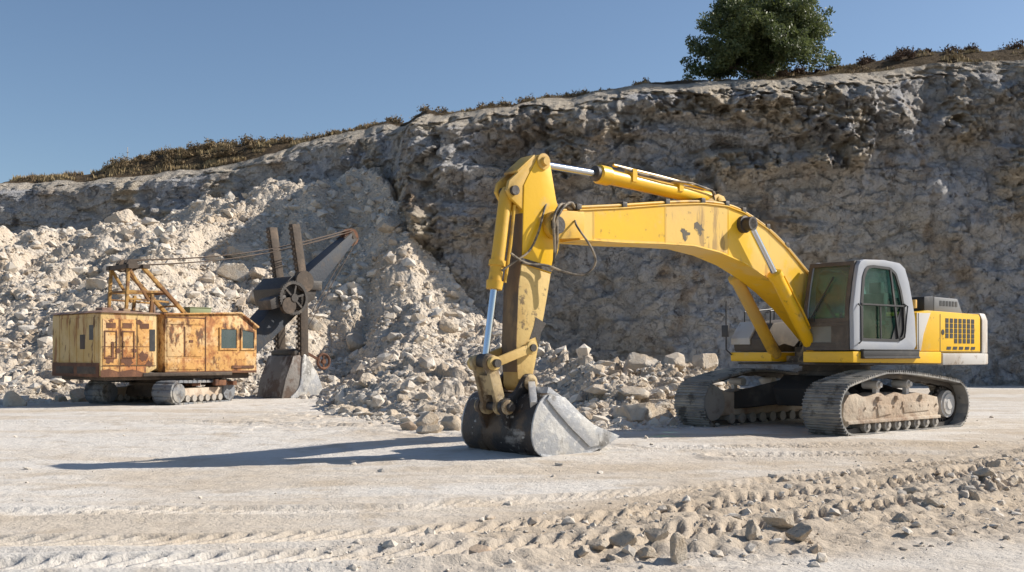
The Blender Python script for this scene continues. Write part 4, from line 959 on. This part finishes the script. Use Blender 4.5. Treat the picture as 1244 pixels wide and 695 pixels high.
# boom
B0=Vector((4.6,1.4,1.0));B1=Vector((9.55,1.4,5.45))
d=(B1-B0).normalized();upv=Vector((0,1,0)).cross(d)*-1
if upv.z<0: upv=-upv
m=MB();secs=[]
for t,h_,w_ in ((0,.22,.5),(.25,.34,.42),(.45,.40,.38),(.7,.30,.32),(1,.15,.24)):
    c=B0+(B1-B0)*t;secs.append([c+upv*(a*h_)+Vector((0,b*w_,0)) for a,b in ((-1,-1),(1,-1),(1,1),(-1,1))])
m.loft(secs);sb=m.build('boom',M['slate'],sh,.02)
m=MB()
for y in (-.14,.02): m.tube_prof(B1+Vector((.0,y,0)),Vector((0,1,0)),[(0,.10),(0,.30),(.03,.27),(.05,.27),(.08,.30),(.08,.10)],26)
m.build('boom_sheave',M['rust'],sb)
m=MB();m.bar(B1+Vector((-.3,-.2,-.2)),B1+Vector((.1,-.2,.05)),.05,.34);m.bar(B1+Vector((-.3,.2,-.2)),B1+Vector((.1,.2,.05)),.05,.34);m.cyl(B1+Vector((0,-.26,0)),B1+Vector((0,.26,0)),.06);m.build('sheave_block',M['oldsteel'],sb)
# dipper handle: two arms either side of the boom
Rm=random.Random(4)
for y in (.78,2.02):
    m=MB();m.prism([(6.66,5.58),(6.96,5.60),(7.26,3.8),(7.30,1.35),(7.02,1.35),(6.98,3.7)],y-.10,y+.10)
    for k in range(26):
        z=5.45-.16*k;x=6.66+(.32 if z>3.75 else .34)*0+( (5.58-z)/1.85*.32 if z>3.73 else .33);m.box(x-.06,x+.02,y-.07,y+.07,z-.05,z+.03)
    m.build('dipper_arm',M['oldsteel'],sh,.01)
# saddle block with big gear wheel
m=MB();m.prism([(6.3,3.0),(6.2,3.5),(6.6,3.9),(7.3,3.95),(7.6,3.6),(7.5,3.2),(6.9,2.85)],.62,2.2);m.box(7.2,7.75,.55,1.1,3.5,3.8);m.prism([(5.75,2.8),(5.7,3.1),(5.9,3.2),(6.3,3.3),(6.3,2.95)],.5,1.2);sd=m.build('saddle_block',M['grease'],sh,.03)
m=MB();c=Vector((6.55,.5,3.2))
K=40;pts=[]
m.ring([(c.x+(.56 if k%2 else .52)*math.cos(2*math.pi*k/80),c.z+(.56 if k%2 else .52)*math.sin(2*math.pi*k/80)) for k in range(80)],[(c.x+.44*math.cos(2*math.pi*k/80),c.z+.44*math.sin(2*math.pi*k/80)) for k in range(80)],.42,.54)
for k in range(6):
    a=math.pi*k/3+.3;m.bar((c.x+.08*math.cos(a),.48,c.z+.08*math.sin(a)),(c.x+.46*math.cos(a),.48,c.z+.46*math.sin(a)),.06,.07,(0,1,0))
m.tube_prof(Vector((c.x,.38,c.z)),Vector((0,1,0)),[(0,.13),(.2,.13)],18)
m.build('gear_wheel',M['grease'],sd)
m=MB();m.tube_prof(Vector((7.0,.46,3.75)),Vector((0,1,0)),[(0,.2),(0,.34),(.1,.34),(.1,.2)],24);m.tube_prof(Vector((6.35,.40,2.95)),Vector((0,1,0)),[(0,.26),(.16,.26),(.2,.1)],24);m.pieces('shipper_gear',M['oldsteel'],sd)
# dipper bucket
m=MB()
m.prism([(6.72,1.36),(6.98,1.40),(7.08,1.28),(7.02,.35),(6.55,.02),(6.28,.02),(6.42,.6)],.70,.78)
m.prism([(6.72,1.36),(6.98,1.40),(7.08,1.28),(7.02,.35),(6.55,.02),(6.28,.02),(6.42,.6)],2.02,2.10)
m.prism([(6.70,1.36),(6.74,1.38),(6.46,.6),(6.32,.02),(6.26,.02),(6.40,.6)],.78,2.02)
m.prism([(6.3,.02),(6.3,.08),(6.6,.10),(6.62,.04)],.78,2.02)
db=m.build('dipper_bucket',M['dippersteel'],sh,.02)
m=MB();m.prism(smoothpoly([(7.04,1.42),(7.20,1.42),(7.55,.95),(7.82,.45),(7.86,.12),(7.66,-.10),(7.2,-.16),(6.72,-.08),(6.55,.03),(6.80,.2),(7.0,.5)],1),.66,2.14);m.build('bucket_front',M['steel'],db,.05)
m=MB();m.prism([(6.80,1.52),(7.0,1.60),(7.35,1.55),(7.35,1.38),(6.8,1.36)],.75,2.05);m.build('bucket_hinge',M['grease'],db,.03)
m=MB();m.tube([(7.95+.24*math.cos(a),.75,1.18+.24*math.sin(a)) for a in [2*math.pi*k/24 for k in range(24)]],.045,8,True);m.bar((7.3,.75,1.45),(7.80,.75,1.22),.05,.08)
m.bar((7.95,.75,.96),(7.95,.75,1.40),.04,.04,(1,0,0));m.tube_prof(Vector((7.95,.70,1.18)),Vector((0,1,0)),[(0,.08),(.1,.08)],14)
m.build('bail_wheel',M['rust'],db)
# wire ropes
m=MB()
for y in (.6,1.1):
    for z in (3.9,4.05):
        a=Vector((1.2,y,z));b=B1+Vector((0,(y-1.25)*.3,.25+(z-4)*.5));m.tube([a+(b-a)*t-Vector((0,0,.28*math.sin(math.pi*t))) for t in [k/16 for k in range(17)]],.014,5)
for y in (1.25,1.5): m.tube([B1+Vector((.27,y-1.4,0)),Vector((7.75,y,2.4)),Vector((7.35,y,1.5))],.014,5)
m.build('wire_rope',M['cable'],sh)
# ------------------------------------------------------------------ boulders, one object each
def on(x,y,s,el,label,**k): return boulder(x,y,s,el,label,**k)
# foreground
on(2.10,7.95,.125,(1.25,.8,.62),'tan flat-topped stone resting on smaller stones in the right foreground',rz=.2,sink=.12,seed=3)
on(1.80,7.62,.095,(1,.7,1.0),'small pale pointed stone in front and left of the tan flat-topped stone',rz=1.2,sink=.2,seed=8)
on(2.14,7.60,.105,(1.2,.8,.7),'grey-white stone directly in front of the tan flat-topped stone',rz=2.2,sink=.2,seed=12)
on(1.13,7.0,.11,(.7,.45,1.25),'pale upright stone slab with a pointed tip at the bottom edge',rz=.5,sink=.2,seed=27)
on(-.24,7.02,.075,(1.3,1,.7),'small dark lumpy clod lying alone on the yard near the bottom edge',rz=.5,sink=.2,seed=22,mt='trackframe')
on(3.05,11.3,.10,(1.2,.9,.7),'small white stone on bare ground between the bucket and the right rubble strip',rz=.5,sink=.2,seed=25)
for i,(x,y,s) in enumerate([(.62,7.25,.075),(.80,7.35,.085),(.95,7.2,.07),(.70,7.05,.06),(1.05,7.4,.075),(.5,7.1,.05)]):
    on(x,y,s,(1.2,.9,.8),'small stone in the cluster left of the pale upright slab',group='small stones in the bottom cluster',seed=30+i,sink=.2)
for i,(x,y,s) in enumerate([(4.2,9.3,.09),(4.5,9.9,.11),(3.7,9.0,.08),(4.9,10.6,.10),(5.3,10.9,.12),(3.2,8.4,.07),(4.0,10.2,.09),(5.6,11.8,.13),(6.3,12.6,.13),(2.9,9.3,.07)]):
    on(x,y,s*.85,(1.2,.9,.75),'pale stone half buried in the strip of churned rubble at the right',group='stones in the right rubble strip',seed=50+i,sink=.3)
# next to the bucket
on(-1.92,18.9,.17,(1.1,.8,.8),'dark grey block at the left end of the stones beside the bucket',seed=60,sink=.15,mt='trackframe')
on(-1.62,19.5,.23,(1.0,.9,.9),'tan angular block topmost of the stones beside the bucket',seed=61,sink=.15)
on(-1.48,18.2,.18,(1.4,.9,.55),'low brownish block at the front of the stones beside the bucket',seed=62,sink=.2)
on(-1.15,18.7,.22,(1.1,.9,.8),'pale grey block between the stones and the left edge of the bucket',seed=63,sink=.2)
on(-1.35,21.0,.33,(1.7,.8,.55),'long pale slab leaning on the rubble behind the bucket left edge',seed=64,rz=-.5,tiltx=.3)
on(-4.3,25.0,.26,(1.2,.9,.8),'white block at the foot of the rubble right of the shovel bucket',seed=65)
on(-3.85,24.2,.22,(1.2,.9,.6),'flat brown block at the foot of the rubble right of the shovel bucket',seed=66)
# on the heap between bucket and tracks
H=[(2.25,24.8,.40,(1.25,.8,.75),'tan block with a shaded underside near the top of the heap behind the bucket'),
(3.95,24.6,.52,(1.5,.8,.62),'long tan slab sloping down to the right on the heap crest beside the far track'),
(4.62,24.4,.40,(1.0,.8,1.0),'crumbly upright tan lump at the right end of the heap crest'),
(3.05,25.0,.48,(1.3,.9,.8),'broad tan hump of rock on the middle of the heap crest'),
(3.40,24.0,.24,(1,.9,1),'rounded stone propped between two larger blocks on the heap crest'),
(2.62,22.3,.42,(1.5,.8,.42),'flat brown slab lying halfway down the heap behind the bucket'),
(1.90,22.6,.34,(1.4,.8,.45),'thin grey slab left of the flat brown slab on the heap'),
(2.55,20.7,.52,(1.5,.9,.72),'large grey-white block at the foot of the heap left of the far track'),
(3.02,20.9,.38,(1.3,.8,.8),'pale wedge-shaped block right against the large grey-white block'),
(1.65,21.2,.26,(1.3,.9,.6),'small pale slab at the foot of the heap right of the bucket'),
(3.3,22.0,.36,(1.2,.9,.7),'tan block between the heap foot and the far track'),
(1.0,26.0,.34,(1,.9,.9),'dark-sided stone beside the stick on the heap crest'),
(1.35,25.3,.28,(1.1,.9,.8),'small round stone right of the stick on the heap crest'),
(3.62,22.8,.30,(1.2,.9,.8),'pale block on the heap beside the far track'),
(2.0,23.6,.26,(1.2,.9,.8),'small pale block halfway up the heap behind the bucket')]
for i,(x,y,s,el,lb) in enumerate(H): on(x,y,s*.88,el,lb,seed=80+i,sink=.3)
rg=random.Random(12)
for i in range(34):
    x=rg.uniform(.3,4.6);y=max(rg.uniform(20.0,25.2),float(np.interp(x,[b[0] for b in BA],[b[1] for b in BA]))+.1);on(x,y,rg.uniform(.08,.20),(1.2,.9,.8),'fist to head sized broken limestone lump on the low heap behind the bucket',group='lumps on the low heap',seed=120+i,sink=.3,mt=('rock','rock','rubble')[i%3])
for i in range(26):
    x=rg.uniform(-4.8,-1.0);y=max(rg.uniform(19.8,24.5),float(np.interp(x,[b[0] for b in BA],[b[1] for b in BA]))-.4);on(x,y,rg.uniform(.08,.20),(1.2,.9,.75),'broken limestone lump on the rubble apron between the shovel and the bucket',group='lumps on the rubble apron',seed=220+i,sink=.3,mt=('rock','rock','rubble')[i%3])
L=[(-13.6,27.9,.32,(1,.9,.9),'tan rounded block at the left edge of the photo on the yard'),
(-12.9,30.6,.34,(1.2,.9,.7),'white block behind the shovel house nearest the left edge'),
(-12.0,31.2,.30,(1,.8,.8),'brown block under the rear of the shovel house'),
(-11.3,31.5,.36,(1.1,.9,.8),'large white block under the shovel house'),
(-10.8,31.9,.28,(1,.8,.9),'rounded pale block left of the rear track of the shovel')]
for i,(x,y,s,el,lb) in enumerate(L): on(x,y,s,el,lb,seed=300+i,sink=.2)
for i in range(30):
    x=rg.uniform(-14.5,-7.2);y=float(np.interp(x,[b[0] for b in BA],[b[1] for b in BA]))+rg.uniform(-.9,.5);on(x,y,rg.uniform(.10,.26),(1.2,.9,.75),'loose limestone lump along the foot of the slope behind the shovel',group='lumps along the foot of the slope',seed=320+i,sink=.25,mt=('rock','rubble')[i%2])
for i in range(110):
    x=rg.uniform(-24,-1.5);t=rg.uniform(.08,.95)
    yb_=float(np.interp(x,[b[0] for b in BA],[b[1] for b in BA]));yc_=float(np.interp(x,[b[0] for b in CR],[b[1] for b in CR]))
    s=min(.12+rg.paretovariate(2.4)*.09,.62)
    on(x,yb_+(yc_-yb_)*t,s,(1.2,.9,.8),'angular limestone boulder embedded in the tall rubble slope',group='boulders embedded in the tall rubble slope',seed=400+i,sink=.42,mt=('rock','rubble','rubble')[i%3])

# ------------------------------------------------------------------ vegetation on the hilltop
def blades(name,mt,pts,hs,rng,per=9,lean=.5,wid=.03):
    V=[];F=[];o=0
    for (x,y,z),h_ in zip(pts,hs):
        for k in range(per):
            a=rng.uniform(0,6.28);l=h_*rng.uniform(.5,1.15);ln=lean*l*rng.uniform(.1,1);w_=wid*rng.uniform(.6,1.4)
            bx,by=x+rng.normal(0,h_*.25),y+rng.normal(0,h_*.25);dx,dy=math.cos(a),math.sin(a);b=rng.uniform(0,6.28);px,py=math.cos(b)*w_,math.sin(b)*w_
            V+=[(bx-px,by-py,z-.05),(bx+px,by+py,z-.05),(bx+dx*ln*.4+px*.6,by+dy*ln*.4+py*.6,z+l*.6),(bx+dx*ln,by+dy*ln,z+l)];F+=[(o,o+1,o+2),(o,o+2,o+3)];o+=4
    return fastmesh(name,np.array(V),np.array(F),M[mt])
rng=np.random.default_rng(11)
pts=[];hs=[]
for i in range(9000):
    x=rng.uniform(-29,30);b=abs(rng.normal(0,1))*3+.15
    z,y=hill_z(x,b)
    den=vn2(np.array([x/1.3]),np.array([b/1.0]),5)[0]
    if den<(.42 if x<-8 else .58): continue
    pts.append((x,y,z));hs.append(rng.uniform(.08,.26)*(1.0 if x<-8 else .6)*(.6+den))
tag(blades('dry_grass','grass',pts,hs,rng),'dry straw-coloured grass along the top of the quarry face','dry grass',kind='stuff')
def shrub(x,b,r,h_,rng,label,group,cat='shrub',dens=1.0,mt='drybush'):
    if x>8: mt='redbush'
    z,y=hill_z(x,b);V=[];F=[];o=0
    root=empty('dry_shrub',(x,y,z-.05));tag(root,label,cat,group)
    tips=[];m=MB()
    for k in range(9):
        a=rng.uniform(0,6.28);e=rng.uniform(.3,1.25);l=h_*rng.uniform(.6,1.0)
        p=Vector((math.cos(a)*math.cos(e)*r,math.sin(a)*math.cos(e)*r,math.sin(e)*l));m.tube([(0,0,0),p*.5+Vector((0,0,.05)),p],[.025,.016,.006],4);tips.append(p)
    m.build('branch',M['bark'],root)
    n=int(420*dens)
    for k in range(n):
        t=tips[rng.integers(len(tips))];f=rng.uniform(.35,1.1)
        c=np.array(t)*f+rng.normal(0,.13*r+.03,3);c[2]=max(c[2],.02)
        s=rng.uniform(.02,.055);q=rotm(rng)*s
        V+=[c-q[0]*1.8,c+q[1]*.7,c+q[0]*1.8,c-q[1]*.7];F.append((o,o+1,o+2,o+3));o+=4
    fastmesh('foliage',np.array(V),np.array(F),M[mt],root)
for i in range(46):
    x=rng.uniform(-24.2,-10.5);r=rng.uniform(.24,.62);shrub(x,rng.uniform(.9,3.6),r,r*rng.uniform(.8,1.1),rng,'dry brown shrub in the thicket on the bank above the left end of the face','dry shrubs in the left thicket')
for i in range(34):
    x=rng.uniform(-11,7.5);r=rng.uniform(.18,.36);shrub(x,rng.uniform(.5,2.2),r,r*rng.uniform(.8,1.4),rng,'low dry shrub on the rim between the left thicket and the tree','low dry shrubs along the middle rim',dens=.5)
for i in range(40):
    x=rng.uniform(13.5,27.5);r=rng.uniform(.2,.42);shrub(x,rng.uniform(1.5,5.0),r,r*rng.uniform(.8,1.5),rng,'low dry reddish shrub on the dark bank right of the tree','low shrubs on the bank right of the tree',dens=.6)

# tree
def tree(x,b,label):
    z,y=hill_z(x,b)
    root=empty('broadleaf_tree',(x,y,z-.45));tag(root,label,'tree')
    rng=np.random.default_rng(77);m=MB()
    trunk=[Vector((0,0,0)),Vector((.1,0,.5)),Vector((.05,.1,1.1)),Vector((.15,.05,1.9)),Vector((.1,0,3.2))]
    m.tube(trunk,[.30,.25,.21,.17,.08],9)
    tips=[]
    for k in range(26):
        a=rng.uniform(0,6.28);st=Vector((.1,0,rng.uniform(.5,2.6)));e=rng.uniform(.0,1.15);l=rng.uniform(2.0,3.5)
        d=Vector((math.cos(a)*math.cos(e),math.sin(a)*math.cos(e),math.sin(e)*.85))
        q=st+d*l*.5+Vector((0,0,.25));p=st+d*l
        m.tube([st,q,p],[.10,.06,.02],6);tips.append((st,q,p))
        for j in range(3):
            dd=(d+Vector(rng.normal(0,.5,3))).normalized();p2=q+dd*rng.uniform(.7,1.5);m.tube([q,(q+p2)/2+Vector((0,0,.08)),p2],[.05,.03,.01],5);tips.append((q,(q+p2)/2,p2))
    m.build('trunk',M['bark'],root)
    # clumps of leaves placed through the volume, with gaps
    cl=[]
    for st,q,p in tips:
        cl.append((np.array(p),rng.uniform(.35,.6)));cl.append((np.array(q*.4+p*.6),rng.uniform(.35,.6)))
    for k in range(150):
        a=rng.uniform(0,6.28);u=rng.uniform(-.35,1);rr=(1-max(u,0)**2)**.5
        rad=3.6*rng.uniform(.72,1.03)*(1+.13*math.sin(3*a+1)+.08*math.sin(7*a))
        c=np.array([math.cos(a)*rr*rad,math.sin(a)*rr*rad*.9,2.1+u*3.0*rng.uniform(.85,1.02)])
        if c[2]<.45:c[2]=.45+rng.uniform(0,.5)
        cl.append((c,rng.uniform(.28,.55)))
    for k in range(85):
        v=rng.normal(size=3);v/=np.linalg.norm(v);cl.append((v*np.array([2.4,2.2,1.8])*rng.uniform(.3,1)+np.array([0,0,2.3]),rng.uniform(.4,.6)))
    cl+= [(np.array([-3.7,0,.5]),.35),(np.array([-3.3,0,1.0]),.35),(np.array([-3.9,.2,1.5]),.2),(np.array([3.7,0,1.7]),.3),(np.array([3.5,0,4.0]),.3)]
    V=[];F=[];o=0
    for c,r in cl:
        n=int(150*(r/.45)**2)
        P=rng.normal(size=(n,3));P/=np.linalg.norm(P,axis=1)[:,None];P*=(rng.uniform(.2,1,n)**.6)[:,None]*r*np.array([1.15,1.15,.8]);P+=c
        for p in P:
            if p[2]<.12: continue
            q=rotm(rng)*rng.uniform(.045,.085)
            q[0]*=1.5
            V+=[p-q[0],p+q[1]*.6,p+q[0],p-q[1]*.6];F.append((o,o+1,o+2,o+3));o+=4
    fastmesh('crown',np.array(V),np.array(F),M['leaf'],root)
tree(12.85,3.2,'dark green spreading tree standing on the rim above the quarry face')
# thin distant mast above the left bank
z,y=hill_z(-22.9,12)
m=MB();m.cyl((0,0,-1),(0,0,2.6),.035,.02,8);m.bar((-.12,0,2.0),(.12,0,2.0),.03,.03);m.bar((-.08,0,2.3),(.08,0,2.3),.03,.03)
ma=m.build('mast',M['white']);ma.location=(-22.6,60,11.0);tag(ma,'thin pale mast rising behind the scrub at the left','mast')
